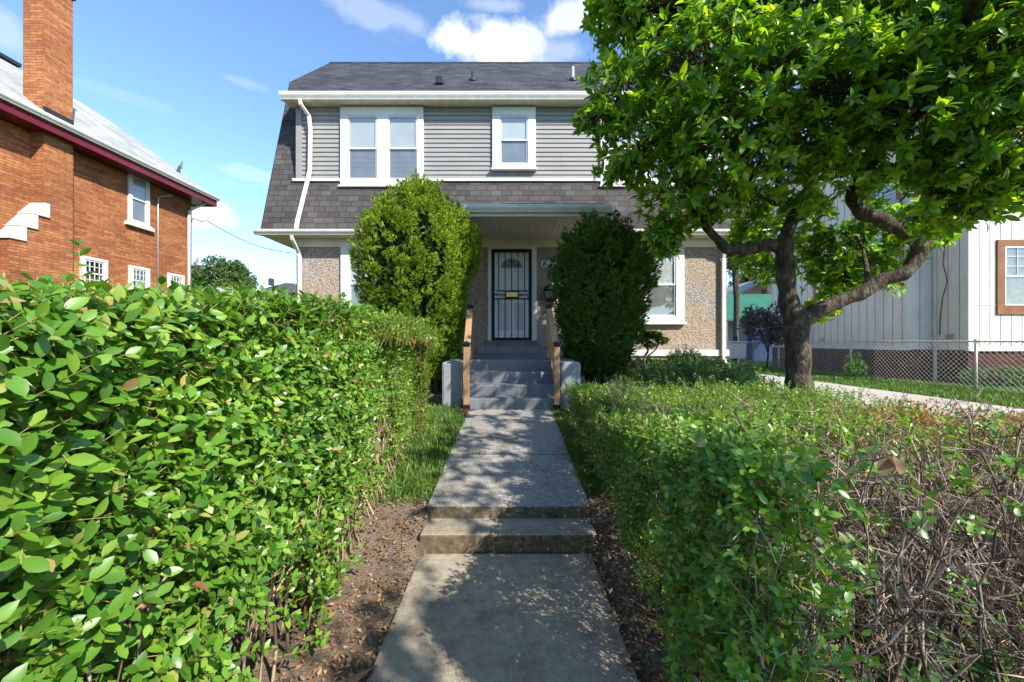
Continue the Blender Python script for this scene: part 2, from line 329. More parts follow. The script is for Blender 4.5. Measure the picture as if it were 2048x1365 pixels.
class MB:
    def __init__(s, tf=None): s.v = []; s.f = []; s.tf = tf
    def addv(s, vs, fs):
        b = len(s.v)
        for p in vs: s.v.append(tuple(s.tf(*p)) if s.tf else tuple(p))
        for f in fs: s.f.append(tuple(i+b for i in f))
        return s
    def box(s, x0, x1, y0, y1, z0, z1):
        return s.addv([(x0, y0, z0), (x1, y0, z0), (x1, y1, z0), (x0, y1, z0), (x0, y0, z1), (x1, y0, z1), (x1, y1, z1), (x0, y1, z1)],
                      [(0, 3, 2, 1), (4, 5, 6, 7), (0, 1, 5, 4), (1, 2, 6, 5), (2, 3, 7, 6), (3, 0, 4, 7)])
    def prism(s, poly, axis, a, b):
        """poly: 2D points in the plane without `axis`, extruded a..b"""
        def mk(p, t): return (t, p[0], p[1]) if axis == 'x' else ((p[0], t, p[1]) if axis == 'y' else (p[0], p[1], t))
        n = len(poly); vs = [mk(p, a) for p in poly]+[mk(p, b) for p in poly]
        return s.addv(vs, [tuple(range(n)), tuple(range(2*n-1, n-1, -1))]+[(i, (i+1) % n, n+(i+1) % n, n+i) for i in range(n)])
    def quad3(s, pts, th=(0, 0, -.05)):
        n = len(pts); q = [tuple(p[i]+th[i] for i in range(3)) for p in pts]
        return s.addv(list(pts)+q, [tuple(range(n)), tuple(range(2*n-1, n-1, -1))]+[(i, (i+1) % n, n+(i+1) % n, n+i) for i in range(n)])
    def tube(s, pts, rad, n=8, cap=True):
        pts = [Vector(p) for p in pts]; m = len(pts); rad = rad if hasattr(rad, '__len__') else [rad]*m
        up = None; rings = []
        for i in range(m):
            d = (pts[min(i+1, m-1)]-pts[max(i-1, 0)]).normalized()
            if up is None: up = d.orthogonal().normalized()
            a = (up-d*up.dot(d)).normalized(); up = a; b = d.cross(a)
            rings.append([pts[i]+(a*math.cos(k*2*math.pi/n)+b*math.sin(k*2*math.pi/n))*rad[i] for k in range(n)])
        vs = [tuple(p) for r in rings for p in r]
        fs = [(i*n+k, i*n+(k+1) % n, (i+1)*n+(k+1) % n, (i+1)*n+k) for i in range(m-1) for k in range(n)]
        if cap: fs += [tuple(range(n-1, -1, -1)), tuple((m-1)*n+k for k in range(n))]
        return s.addv(vs, fs)
    def lathe(s, c, prof, n=16):
        vs = [(c[0]+r*math.cos(k*2*math.pi/n), c[1]+r*math.sin(k*2*math.pi/n), c[2]+z) for r, z in prof for k in range(n)]
        m = len(prof); fs = [(i*n+k, i*n+(k+1) % n, (i+1)*n+(k+1) % n, (i+1)*n+k) for i in range(m-1) for k in range(n)]
        fs += [tuple(range(n-1, -1, -1)), tuple((m-1)*n+k for k in range(n))]
        return s.addv(vs, fs)
    def out(s, name, mat, parent=None, bevel=0, smooth=False, label=None, base=None):
        me = bpy.data.meshes.new(name); b = base_of(parent) if base is None else np.array(base, float)
        V = np.array(s.v, float)-b
        me.from_pydata(V.tolist(), [], s.f)
        bm = bmesh.new(); bm.from_mesh(me); bmesh.ops.recalc_face_normals(bm, faces=bm.faces); bm.to_mesh(me); bm.free()
        if smooth: me.polygons.foreach_set('use_smooth', [True]*len(me.polygons))
        o = add(name, me, mat, parent, label, base)
        if bevel:
            m = o.modifiers.new('bevel', 'BEVEL'); m.width = bevel; m.segments = 2; m.limit_method = 'ANGLE'
        return o
def box(name, b6, mat, parent=None, bevel=0, tf=None, label=None, base=None):
    return MB(tf).box(*b6).out(name, mat, parent, bevel, label=label, base=base)

def nrm(a): return a/np.maximum(np.linalg.norm(a, axis=-1, keepdims=True), 1e-9)
def rdir(n): return nrm(rng.normal(size=(n, 3)))
def nz(p, f=1., seed=0):
    r = np.random.default_rng(seed); v = 0
    for i in range(5):
        k = r.normal(size=3)*f*(1+.5*i); v = v+np.sin(p@k+r.uniform(0, 6.28))/(1+.4*i)
    return v/2.6
# leaf templates: x = along, y = across, z = up (fold)
def leaf_t(w=.45, fold=.18, droop=.12, big=True):
    rows = [(0, 0), (.22, .72), (.5, 1), (.78, .68), (1, 0)] if big else [(0, 0), (.4, 1), (1, 0)]
    V = []; idx = []
    for t, ww in rows:
        z = -droop*t*t
        if ww == 0: idx.append((len(V),)*3); V.append((t, 0, z))
        else:
            h = w*.5*ww; idx.append((len(V), len(V)+1, len(V)+2)); V += [(t, -h, z+fold*h), (t, 0, z), (t, h, z+fold*h)]
    T = []
    for a, b in zip(idx[:-1], idx[1:]):
        for k in (0, 1):
            q = [a[k], b[k], b[k+1], a[k+1]]; u = []
            for i in q:
                if i not in u: u.append(i)
            if len(u) == 3: T.append(tuple(u))
            elif len(u) == 4: T += [(u[0], u[1], u[2]), (u[0], u[2], u[3])]
    return np.array(V), np.array(T)
LB = leaf_t(.52); LS = leaf_t(.5, .2, .1, False); LMAG = leaf_t(.4, .25, .22); LTHIN = (np.array([(0, -.06, 0), (0, .06, 0), (.55, .09, .0), (.55, -.09, 0), (1, 0, 0)]), np.array([(0, 1, 2), (0, 2, 3), (3, 2, 4)]))
def inst(tpl, pos, ax, nr, sc):
    V, T = tpl; n = len(pos); ax = nrm(ax); nr = nrm(nr-ax*np.sum(nr*ax, 1, keepdims=True)); bi = np.cross(nr, ax)
    sc = np.broadcast_to(np.asarray(sc, float), (n,))[:, None, None]
    W = pos[:, None]+sc*(V[None, :, 0, None]*ax[:, None]+V[None, :, 1, None]*bi[:, None]+V[None, :, 2, None]*nr[:, None])
    TT = T[None]+(np.arange(n)*len(V))[:, None, None]
    return W.reshape(-1, 3), TT.reshape(-1, 3)
def sticks(a, b, ra, rb, k=3):
    n = len(a); d = nrm(b-a); u = nrm(np.cross(d, rdir(n))); v = np.cross(d, u); ra = np.broadcast_to(ra, (n,))[:, None]; rb = np.broadcast_to(rb, (n,))[:, None]
    R = []
    for c, r in ((a, ra), (b, rb)):
        for i in range(k):
            an = 2*math.pi*i/k; R.append(c+r*(u*math.cos(an)+v*math.sin(an)))
    V = np.stack(R, 1); T = []
    for i in range(k):
        j = (i+1) % k; T += [(i, j, k+j), (i, k+j, k+i)]
    TT = np.array(T)[None]+(np.arange(n)*2*k)[:, None, None]
    return V.reshape(-1, 3), TT.reshape(-1, 3)
def cat(parts):
    Vs = []; Ts = []; o = 0
    for V, T in parts: Vs.append(V); Ts.append(T+o); o += len(V)
    return np.concatenate(Vs), np.concatenate(Ts)
def fol(name, parts, mat, parent=None, smooth=True, base=None):
    V, T = cat(parts) if isinstance(parts, list) else parts
    b = base_of(parent) if base is None else np.array(base, float)
    return add(name, mesh_tris(name, V-b, T, smooth), mat, parent, base=base)
def sprigs(o, d, ln, pairs, L, tpl=LB, jit=.25, Lvar=.3):
    """opposite-leaved shoots; returns leaf and stem parts"""
    n = len(o); d = nrm(d); u = nrm(np.cross(d, rdir(n))); v = np.cross(d, u); ln = np.broadcast_to(ln, (n,))[:, None]; out = []
    Ls = np.broadcast_to(L, (n,)); 
    for k in range(pairs):
        t = (k+.5)/pairs; p = o+d*ln*t
        s = u if k % 2 == 0 else v
        for sg in (1, -1):
            ax = nrm(d*(.35+.5*t)+sg*s*.9+rng.normal(size=(n, 3))*jit)
            nr = d+np.array([0, 0, .5])+rng.normal(size=(n, 3))*jit
            out.append(inst(tpl, p, ax, nr, Ls*(1-.35*abs(t-.45))*rng.uniform(1-Lvar, 1+Lvar*.5, n)))
    return out, sticks(o-d*ln*.4, o+d*ln, .0016, .0008)

# ---------------------------------------------------------------- ground
def gz(x, y):
    x = np.asarray(x, float); y = np.asarray(y, float)
    a = np.interp(y, [-60, 2.45, 3.0, 5.7, 8.6, 9.3, 16, 20], [0, -.01, .175, .4, .72, .85, .8, .35])
    side = np.clip((np.abs(x)-4.6)/1.6, 0, 1); side = side*side*(3-2*side)
    b = np.interp(y, [-60, 1, 4, 300], [0, 0, .28, .3])
    h = a*(1-side)+b*side
    return h
def ground():
    xs = np.unique(np.concatenate([np.arange(-3, 3.01, .1), np.arange(-8, 12, .4), np.array([-900, -300, -120, -60, -30, -20, -14, -10, 14, 20, 30, 60, 120, 300, 900])]))
    ys = np.unique(np.concatenate([np.arange(-1, 9.3, .1), np.arange(9.3, 22, .5), np.array([-400, -60, -20, -8, -3, 26, 35, 60, 120, 300, 900, 2000])]))
    GX, GY = np.meshgrid(xs, ys); Zz = gz(GX, GY); P3 = np.stack([GX, GY, Zz], -1).reshape(-1, 3)
    near = (np.abs(P3[:, 0]) < 3) & (P3[:, 1] > -1) & (P3[:, 1] < 9)
    P3[:, 2] += near*(nz(P3, 5, 3)*.012+nz(P3, 14, 4)*.006)
    onw = (P3[:, 0] > -.58) & (P3[:, 0] < .54) & (P3[:, 1] < 6.2)
    P3[:, 2] = np.where(onw, Zz.reshape(-1)-.3, P3[:, 2])
    nx = len(xs); f = []; mi = []
    for j in range(len(ys)-1):
        for i in range(nx-1):
            f.append((j*nx+i, j*nx+i+1, (j+1)*nx+i+1, (j+1)*nx+i))
            x = (xs[i]+xs[i+1])/2; y = (ys[j]+ys[j+1])/2
            s = (y < 3.15 and -6 < x < 5.2 and y > -1) or (-3.2 < x < -1.5 and y < 5.6 and y > -1) or (.62 < x < 4.6 and 2 < y < 9) or (-4.9 < x < 4.9 and 5.9 < y < 9.1)
            mi.append(0 if s else 1)
    me = bpy.data.meshes.new('ground'); me.from_pydata(P3.tolist(), [], f); me.materials.append(M['soil']); me.materials.append(M['turf'])
    me.polygons.foreach_set('material_index', mi); me.polygons.foreach_set('use_smooth', [True]*len(f))
    o = bpy.data.objects.new('ground', me); COL.objects.link(o); tag(o, kind='structure', label='bare soil and lawn around the houses')
ground()
def struct(o, label=None): return tag(o, label, kind='structure')

# walkway
uw = lambda y: .215+.0817*(y-2.93)
for a, b, lab in ((2.93, 3.975, 'nearer aggregate slab of the upper walk'), (3.985, 5.095, 'middle slab of the upper walk'), (5.105, 5.765, 'slab at the foot of the porch steps')):
    m = MB(); m.prism([(a, uw(a)), (b, uw(b)), (b, uw(b)-.2), (a, uw(a)-.25)], 'x', -.63, .58)
    struct(m.out('walkway_slab', 'walk_up', bevel=.012), lab)
m = MB(); m.prism([(-.61, 2.66), (-.61, -4), (.53, -4), (.53, 2.66)], 'z', -.12, 0.012); struct(m.out('walkway', 'walk_low', bevel=.008), 'lower concrete walk between the hedges')
m = MB().box(-.626, .576, 2.68, 3.0, -.1, .125); struct(m.out('garden_step', 'walk_low', bevel=.014), 'single concrete step up to the upper walk')
m = MB(); m.prism([(-8, .02), (1, .03), (4, .3), (40, .325), (40, .1), (4, .1), (1, -.2), (-8, -.2)], 'x', 5.9, 8.5)
struct(m.out('driveway', 'drive', bevel=0), 'concrete driveway beside the chain link fence')

# ---------------------------------------------------------------- house helpers
def tf_front(Y): return lambda u, d, z: (u, Y-d, z)      # faces the street
def tf_right(Xw): return lambda u, d, z: (Xw+d, u, z)    # faces +x
def tf_left(Xw): return lambda u, d, z: (Xw-d, u, z)     # faces -x
def window(root, tf, u0, u1, z0, z1, trim=(.15, .15, .17, .1), n=1, mull=.18, rail=.5, tmat='white', smat='sash', grid=None, fill='blind', label=None, sill=True, proud=.055, bars=False, recess=False):
    """one casing with n double-hung sashes"""
    l, r, t, b = trim
    m = MB(tf); m.box(u0, u0+l, 0, proud, z0+b, z1-t); m.box(u1-r, u1, 0, proud, z0+b, z1-t); m.box(u0, u1, 0, proud+.003, z1-t, z1); m.box(u0, u1, 0, proud+.003, z0, z0+b)
    iw = ((u1-r)-(u0+l)-(n-1)*mull)/n; cells = []
    for i in range(n):
        a = u0+l+i*(iw+mull); cells.append((a, a+iw))
        if i: m.box(a-mull, a, 0, proud, z0+b, z1-t)
    fr = m.out('window', tmat, root, bevel=.004, label=label)
    if sill: box('sill', (u0-.03, u1+.03, 0, proud+.05, z0-.045, z0-.002), tmat, fr, .004, tf)
    za, zb = z0+b, z1-t; zm = za+(zb-za)*rail
    for a, c in cells:
        s = MB(tf); e = .035
        for q0, q1, d0, d1 in ((za, zm+.02, .004, .028), (zm-.02, zb, .016, .04)):
            s.box(a, a+e, d0, d1, q0+e, q1-e); s.box(c-e, c, d0, d1, q0+e, q1-e); s.box(a, c, d0, d1+.001, q0, q0+e); s.box(a, c, d0, d1+.001, q1-e, q1)
        if grid:
            for q0, q1 in ((zm, zb),)+(((za, zm),) if bars else ()):
                for k in range(1, grid[0]): x = a+(c-a)*k/grid[0]; s.box(x-.009, x+.009, .03, .041, q0+e, q1-e)
                for k in range(1, grid[1]): z = q0+(q1-q0)*k/grid[1]; s.box(a+e, c-e, .029, .0395, z-.008, z+.008)
        s.out('sash', smat, fr)
        g = MB(tf); g.box(a+e*.6, c-e*.6, .012, .015, za+e*.6, zm-.01); g.box(a+e*.6, c-e*.6, .024, .027, zm+.01, zb-e*.6); g.out('pane', 'glass', fr)
        if fill == 'blind':
            k = MB(tf); z = zm-.1*0; zz = zb
            while zz > zm+.01-(zm-za)*.0: k.box(a, c, .005, .0095, zz-.018, zz); zz -= .02
            k.out('blind', 'blind', fr)
            MB(tf).box(a, c, .001, .0035, za, zb).out('screen', 'screen', fr)
        elif fill == 'screen':
            MB(tf).box(a, c, .001, .0035, za, zb).out('screen', 'screen', fr)
            MB(tf).box(a, c, .005, .008, zm, zb).out('blind', 'blind', fr)
        elif fill == 'curtain': MB(tf).box(a, c, .001, .0035, za, zb).out('curtain', 'curtain', fr)
        else: MB(tf).box(a, c, .001, .0035, za, zb).out('dark_room', 'interior', fr)
    return fr
def gutter(name, x0, x1, y, z0, z1, mat, root, axis='x', d=.12, sg=1):
    """K-style profile; y is the back"""
    h = z1-z0; p = [(0, z0), (-.55*d, z0), (-.62*d, z0+.15*h), (-.85*d, z0+.45*h), (-.95*d, z0+.62*h), (-.95*d, z0+.78*h), (-d, z0+.8*h), (-d, z1), (-.9*d, z1), (-.88*d, z0+.55*h), (-.5*d, z0+.06), (-.02, z0+.06), (-.02, z1), (0, z1)]
    m = MB()
    if axis == 'x': m.prism([(y+a, b) for a, b in p], 'x', x0, x1)
    else: m.prism([(y-sg*a, b) for a, b in p], 'y', x0, x1)
    for e in (x0, x1):
        q = [(0, z0), (-.55*d, z0), (-.95*d, z0+.62*h), (-d, z1), (0, z1)]
        if axis == 'x': m.prism([(y+a, b) for a, b in q], 'x', e-.004, e+.004)
        else: m.prism([(y-sg*a, b) for a, b in q], 'y', e-.004, e+.004)
    return m.out(name, mat, root)
def planks(name, x0, x1, y0, y1, z, pitch, mat, root, along='y'):
    m = MB(); a, b = (x0, x1) if along == 'y' else (y0, y1); t = a
    while t < b-.01:
        e = min(t+pitch-.007, b)
        if along == 'y': m.box(t, e, y0, y1, z, z+.02)
        else: m.box(x0, x1, t, e, z, z+.02)
        t += pitch
    m.box(x0, x1, y0, y1, z+.017, z+.035)
    return m.out(name, mat, root)
def spout(root, pts, mat='gutter', w=.075, d=.06, label=None):
    m = MB(); pts = [Vector(p) for p in pts]; rings = []
    for i, p in enumerate(pts):
        k = Vector((w/2, 0, 0)); t = (pts[min(i+1, len(pts)-1)]-pts[max(i-1, 0)]).normalized()
        q = t.cross(Vector((1, 0, 0))); q = (q.normalized() if q.length > .1 else Vector((0, 1, 0)))*d/2
        rings.append([p-k-q, p+k-q, p+k+q, p-k+q])
    n = len(rings); m.addv([tuple(v) for r in rings for v in r], [(i*4+k, i*4+(k+1) % 4, i*4+4+(k+1) % 4, i*4+4+k) for i in range(n-1) for k in range(4)]+[(0, 1, 2, 3), (n*4-1, n*4-2, n*4-3, n*4-4)])
    return m.out('downspout', mat, root, bevel=.008, label=label)

# ---------------------------------------------------------------- main house
H = thing('house', (0, 9.05, .8), 'grey sided gambrel roofed house with tan roughcast ground floor and black barred front door', 'house')
WY = 9.05; XL, XR = -4.9, 4.88; BK = 15.25
box('wall', (XL, XR, WY, BK, 1.0, 3.8), 'stucco', H)
box('foundation', (XL+.03, XR-.03, WY+.03, BK-.03, .2, 1.0), 'foundation', H)
for b6 in ((XL-.04, -1.9, WY-.04, WY, 1.09, 1.23), (1.9, XR+.04, WY-.04, WY, 1.09, 1.23), (XR, XR+.04, WY, BK, 1.09, 1.23), (XL-.04, XL, WY, BK, 1.09, 1.23)): box('skirt_board', b6, 'white', H, .004)
box('frieze', (XL-.02, XR+.02, WY-.035, WY, 3.56, 3.75), 'cream', H, .004)
# gable ends
for x in (XL, XR-.1):
    m = MB(); m.prism([(WY+.02, 3.8), (9.15, 4.95), (9.98, 7.8), (12.15, 9.8), (14.3, 7.8), (15.2, 3.8)], 'x', x, x+.1); m.out('gable_wall', 'siding', H)
EY, EZ = 8.75, 3.87; BY, BZ = 9.9, 7.86; RY, RZ = 12.15, 9.93
RL, RR = -5.52, 5.5
low = MB(); low.quad3([(RL, EY, EZ), (RR, EY, EZ), (RR, BY, BZ), (RL, BY, BZ)], (0, .09, -.02))
lr = low.out('roof', 'shingle_low', H, label='steep lower roof slope of brown grey shingles')
m = MB(); m.quad3([(RL, 15.55, EZ), (RR, 15.55, EZ), (RR, 14.4, BZ), (RL, 14.4, BZ)], (0, -.09, -.02)); m.out('roof', 'shingle_low', H)
DG = (8.88, 6.92)
m = MB(); m.quad3([(-5.13, DG[0], DG[1]), (5.13, DG[0], DG[1]), (5.13, BY, BZ+.005), (RR+.02, BY, BZ+.005), (RR+.02, RY, RZ), (RL-.02, RY, RZ), (RL-.02, BY, BZ+.005), (-5.13, BY, BZ+.005)], (0, .03, -.07))
ur = m.out('roof', 'shingle_top', H, label='upper roof slope of charcoal shingles')
m = MB(); m.quad3([(RL-.02, RY, RZ), (RR+.02, RY, RZ), (RR+.02, 14.45, BZ), (RL-.02, 14.45, BZ)], (0, -.03, -.07)); m.out('roof', 'shingle_top', H)
m = MB(); x = RL-.02
while x < RR:
    m.prism([(RY-.13, RZ-.1), (RY, RZ+.022), (RY+.13, RZ-.1), (RY, RZ-.01)], 'x', x, x+.27); x += .28
m.out('ridge_cap', 'shingle_top', ur)
# roof vents
vx, vy = X(880, 9.75), 9.75; vz = DG[1]+(vy-DG[0])*.92
MB().box(vx-.09, vx+.09, vy-.12, vy+.12, vz-.05, vz+.13).out('roof_vent', 'rubber', H, .01)
for px, r, hgt, mt_ in ((946, .045, .22, 'rubber'), (1146, .03, .34, 'white')):
    vy = 10.1; vx = X(px, vy); vz = DG[1]+(vy-DG[0])*.92
    o = MB().lathe((vx, vy, vz-.05), [(.11, 0), (.11, .05), (.06, .1), (r, .12)], 12).out('pipe_boot', 'rubber', H, smooth=False)
    MB().tube([(vx, vy, vz), (vx, vy, vz+hgt)], r, 10).out('vent_pipe', mt_, o)
# dormer
DY = 9.12; dz0, dz1 = 4.95, 6.79
box('dormer_wall', (-4.86, 4.86, DY, 10.6, 4.4, 6.79), 'siding', H)
m = MB(); z = 5.13; ch = .104
while z < dz1-.005:
    z2 = min(z+ch, dz1)
    for xa, xb in ((-4.84, 4.84),):
        m.prism([(DY, z), (DY-.026, z), (DY-.024, z+.012), (DY-.005, z2), (DY, z2)], 'x', xa, xb)
    for sx in (-1, 1):
        m.prism([(sx*4.86, z), (sx*4.885, z), (sx*4.863, z2), (sx*4.86, z2)], 'y', DY, 10.3)
    z += ch
m.out('lap_siding', 'siding', H)
for sx in (-1, 1): MB().box(min(sx*4.93, sx*4.8), max(sx*4.93, sx*4.8), DY-.045, DY+.08, 5.06, dz1).out('corner_post', 'siding', H, .004)
m = MB().box(-5.0, 5.0, DY-.07, DY, 5.07, 5.13); m.out('base_trim', 'white', H, .004)
planks('soffit', -5.1, 5.1, 8.88, DY+.02, 6.79, .1, 'gutter', H)
box('fascia', (-5.1, 5.1, 8.86, 8.88, 6.76, 6.9), 'gutter', H)
gutter("gutter", -5.12, 5.12, 8.86, 6.77, 6.92, "gutter", H)
# upper windows
window(H, tf_front(DY-.02), X(683, DY), X(848, DY), Z(373, DY), Z(217, DY), (.17, .14, .2, .14), 2, .25, .49, label='paired upstairs windows with white casing and blinds')
window(H, tf_front(DY-.02), X(985, DY), X(1071, DY), Z(339, DY), Z(217, DY), (.17, .17, .2, .1), 1, .2, .5, label='single small upstairs window', fill='screen')
window(H, tf_front(DY-.02), X(1200, DY), X(1366, DY), Z(373, DY), Z(217, DY), (.17, .14, .2, .14), 2, .25, .49, label='paired upstairs windows behind the tree crown')
# lower windows
window(H, tf_front(WY), X(683, WY), X(848, WY), Z(646, WY), Z(487, WY), (.19, .17, .12, .14), 2, .2, .48, fill='screen', label='ground floor window behind the left evergreen')
window(H, tf_front(WY), X(1202, WY), X(1367, WY), Z(645, WY), Z(490, WY), (.17, .19, .12, .14), 2, .2, .48, fill='screen', label='ground floor window to the right of the door')
# lower eave
planks('soffit', RL, RR, 8.77, WY, 3.75, .11, 'gutter', H)
m = MB(); m.box(RL-.02, RR+.02, 8.75, 8.77, 3.74, 3.87); m.out('fascia', 'cream', H)
planks('soffit', RL, XL, WY, 15.4, 3.752, .11, 'gutter', H, 'x'); planks('soffit', XR, RR, WY, 15.4, 3.752, .11, 'gutter', H, 'x')
gutter('gutter', -5.62, -1.82, 8.75, 3.75, 3.86, 'gutter', H); gutter('gutter', 1.82, 5.58, 8.75, 3.75, 3.86, 'gutter', H)
# rake boards
for x in (RL-.03, RR):
    m = MB(); m.prism([(EY+.02, EZ-.1), (EY+.02, EZ-.01), (BY+.02, BZ-.02), (BY+.12, BZ-.1)], 'x', x, x+.03); m.out('rake_board', 'rubber', H)
# downspouts
x = X(600, 8.8)
spout(H, [(x, 8.8, 6.78), (x, 8.83, 6.68), (x+.11, 8.98, 6.5), (x+.12, 9.02, 6.2), (x+.1, 9.03, 5.3), (x+.08, 9.0, 5.12), (x-.03, 8.76, 4.1), (x-.04, 8.71, 3.88)], label='upper downspout running over the lower roof')
spout(H, [(X(583, 8.7), 8.71, 3.75), (X(583, 8.7), 8.74, 3.66), (X(599, 9), 8.97, 3.42), (X(600, 9), 8.99, 3.3), (X(600, 9), 8.99, .9)], label='white downspout at the left corner')
x = X(1447, 8.97)
spout(H, [(x+.05, 8.71, 3.75), (x+.05, 8.74, 3.68), (x, 8.94, 3.4), (x, 8.98, 3.3), (x, 8.98, 1.05), (x+.02, 8.95, .95), (x+.06, 8.8, .85)], label='white downspout at the right corner')
# canopy
CY = 7.35; c0, c1 = -1.78, 1.78
planks('canopy_ceiling', c0+.03, c1-.03, CY+.02, WY-.002, 3.74, .1, 'cream', H)
m = MB(); m.box(c0, c1, CY, CY+.03, 3.73, 3.9); m.box(c0, c0+.03, CY+.03, 8.74, 3.73, 3.9); m.box(c1-.03, c1, CY+.03, 8.74, 3.73, 3.9); m.out('canopy_fascia', 'cream', H, .003)
m = MB().box(c0, c1, CY+.03, 8.9, 3.82, 3.93); m.out('canopy_roof', 'rubber', H)
gutter('canopy_gutter', c0-.04, c1+.04, CY, 3.79, 3.92, 'gutter', H)
MB().box(X(1003, 7.4), X(1206, 7.4), 7.42, 7.7, 3.93, 4.0).out('roof_membrane', 'rubber', H, .01)
MB().lathe((X(1024, 8.2), 8.2, 3.715), [(.02, 0), (.05, .005), (.055, .03)], 12).out('ceiling_socket', 'cream', H)
# front door
dx0, dx1 = X(983, WY), X(1063.5, WY); dzb, dzt = Z(680.5, WY), Z(499.5, WY)
D = MB(tf_front(WY)); D.box(X(976, WY), dx0, 0, .09, dzb-.02, dzt+.04); D.box(dx1, X(1073, WY), 0, .09, dzb-.02, dzt+.04); D.box(X(976, WY), X(1073, WY), 0, .095, dzt, dzt+.06)
df = D.out('door_frame', 'white', H, .004)
MB(tf_front(WY)).box(dx0, dx1, .002, .03, dzb, dzt).out('door', 'doorwhite', df)
# fanlight on the door
cxd = (dx0+dx1)/2; fz = Z(536, WY); m = MB(tf_front(WY)); arc = [(cxd+.24*math.cos(a), fz+.2*math.sin(a)) for a in np.linspace(0, math.pi, 17)]
m.prism([(a, b) for a, b in arc], 'y', .031, .036); m.out('fanlight', 'screen', df)
MB().tube([(a, WY-.04, b) for a, b in arc]+[(arc[0][0], WY-.04, arc[0][1])], .01, 6).out('fanlight_rim', 'sash', df)
for k in (-1, 0, 1): MB().tube([(cxd, WY-.04, fz), (cxd+.22*math.sin(k*.6), WY-.04, fz+.19*math.cos(k*.6))], .006, 5).out('fanlight_muntin', 'sash', df)
for z0_, z1_ in ((dzb+.22, dzb+.85),):
    for a, b in ((dx0+.15, cxd-.06), (cxd+.06, dx1-.15)): MB(tf_front(WY)).box(a, b, .028, .034, z0_, z1_).out('door_panel', 'white', df, .003)
SD = MB(tf_front(WY)); e = .075
SD.box(dx0, dx0+e, .05, .085, dzb, dzt); SD.box(dx1-e, dx1, .05, .085, dzb, dzt); SD.box(dx0+e, dx1-e, .05, .085, dzt-e, dzt); SD.box(dx0+e, dx1-e, .05, .085, dzb, dzb+.06)
mz0, mz1 = Z(598.5, WY), Z(581.5, WY)
for z in (mz0, (mz0+mz1)/2-.008, mz1-.02): SD.box(dx0+e, dx1-e, .055, .08, z, z+.02)
sd = SD.out('security_door', 'black', H, .002, label='black barred security door')
for k in range(5):
    x = dx0+e+(dx1-dx0-2*e)*(k+.62)/5.25
    m = MB(tf_front(WY)); m.box(x-.01, x+.01, .06, .075, mz1, dzt-e); m.box(x-.01, x+.01, .06, .075, dzb+.06, mz0); m.out('bar', 'black', sd)
sx0, sx1 = X(1012.5, WY), X(1035.5, WY)
box('mail_slot_frame', (sx0-.025, sx1+.025, .05, .088, mz0+.005, mz1-.004), 'black', sd, .002, tf_front(WY))
box('mail_slot', (sx0, sx1, .088, .094, mz0+.045, mz1-.04), 'brass', sd, .003, tf_front(WY))
for z in (mz0+.045, mz1-.045):
    MB().tube([(dx0+.1, WY-.085, z), (dx0+.1, WY-.12, z)], .03, 12).out('lock', 'grey_metal', sd)
# house number plaque
PL = thing('number_plaque', (X(1094, WY), WY-.02, Z(528, WY)), 'cream oval house number plaque beside the front door, half hidden by the evergreen', 'sign')
px0, px1 = X(1081, WY), X(1113, WY); pz = Z(528, WY); hh = .078
pts = [(px0+.06*(1-math.cos(a))*1, pz+hh*math.sin(a)) for a in np.linspace(-math.pi/2, math.pi/2, 2)]
poly = [(px0+.03, pz-hh), (px0+.012, pz-hh*.6), (px0, pz-hh*.4), (px0, pz+hh*.4), (px0+.012, pz+hh*.6), (px0+.03, pz+hh), (px1-.03, pz+hh), (px1, pz+hh*.4), (px1, pz-hh*.4), (px1-.03, pz-hh)]
m = MB(); m.prism(poly, 'y', WY-.04, WY-.005); m.out('plate', 'white', PL, .004)
def text(ch, x, z, Y, size, root, name='digit', shear=.35):
    cu = bpy.data.curves.new(name, 'FONT'); cu.body = ch; cu.size = size; cu.extrude = .002; cu.shear = shear; cu.align_x = 'CENTER'; cu.align_y = 'CENTER'; cu.offset = .0015
    to = bpy.data.objects.new('tmp', cu); COL.objects.link(to); dg = bpy.context.evaluated_depsgraph_get(); dg.update()
    me = bpy.data.meshes.new_from_object(to.evaluated_get(dg)); bpy.data.objects.remove(to)
    V = np.array([(v.co.x+x, Y-v.co.z, v.co.y+z) for v in me.vertices])-base_of(root)
    for v, c in zip(me.vertices, V): v.co = c
    me.name = name; me.materials.clear(); return add(name, me, 'black', root)
text('8', X(1087.5, WY), pz, WY-.042, .15, PL); text('7', X(1100.5, WY), pz, WY-.042, .15, PL)
# mailbox
MX = thing('mailbox', (X(1102, WY), WY-.1, Z(606, WY)), 'black metal mailbox on the wall right of the front door, partly behind the evergreen', 'mailbox')
mx, mzb = X(1102, WY), Z(604, WY)
MB().prism([(mx-.15, mzb+.08), (mx-.17, mzb+.26), (mx+.17, mzb+.26), (mx+.15, mzb+.08), (mx+.08, mzb), (mx-.08, mzb)], 'y', WY-.14, WY-.006).out('box', 'black', MX, .012)
MB().prism([(mx-.19, mzb+.26), (mx-.15, mzb+.33), (mx-.05, mzb+.37), (mx+.05, mzb+.37), (mx+.15, mzb+.33), (mx+.19, mzb+.26)], 'y', WY-.17, WY-.006).out('lid', 'black', MX, .01)

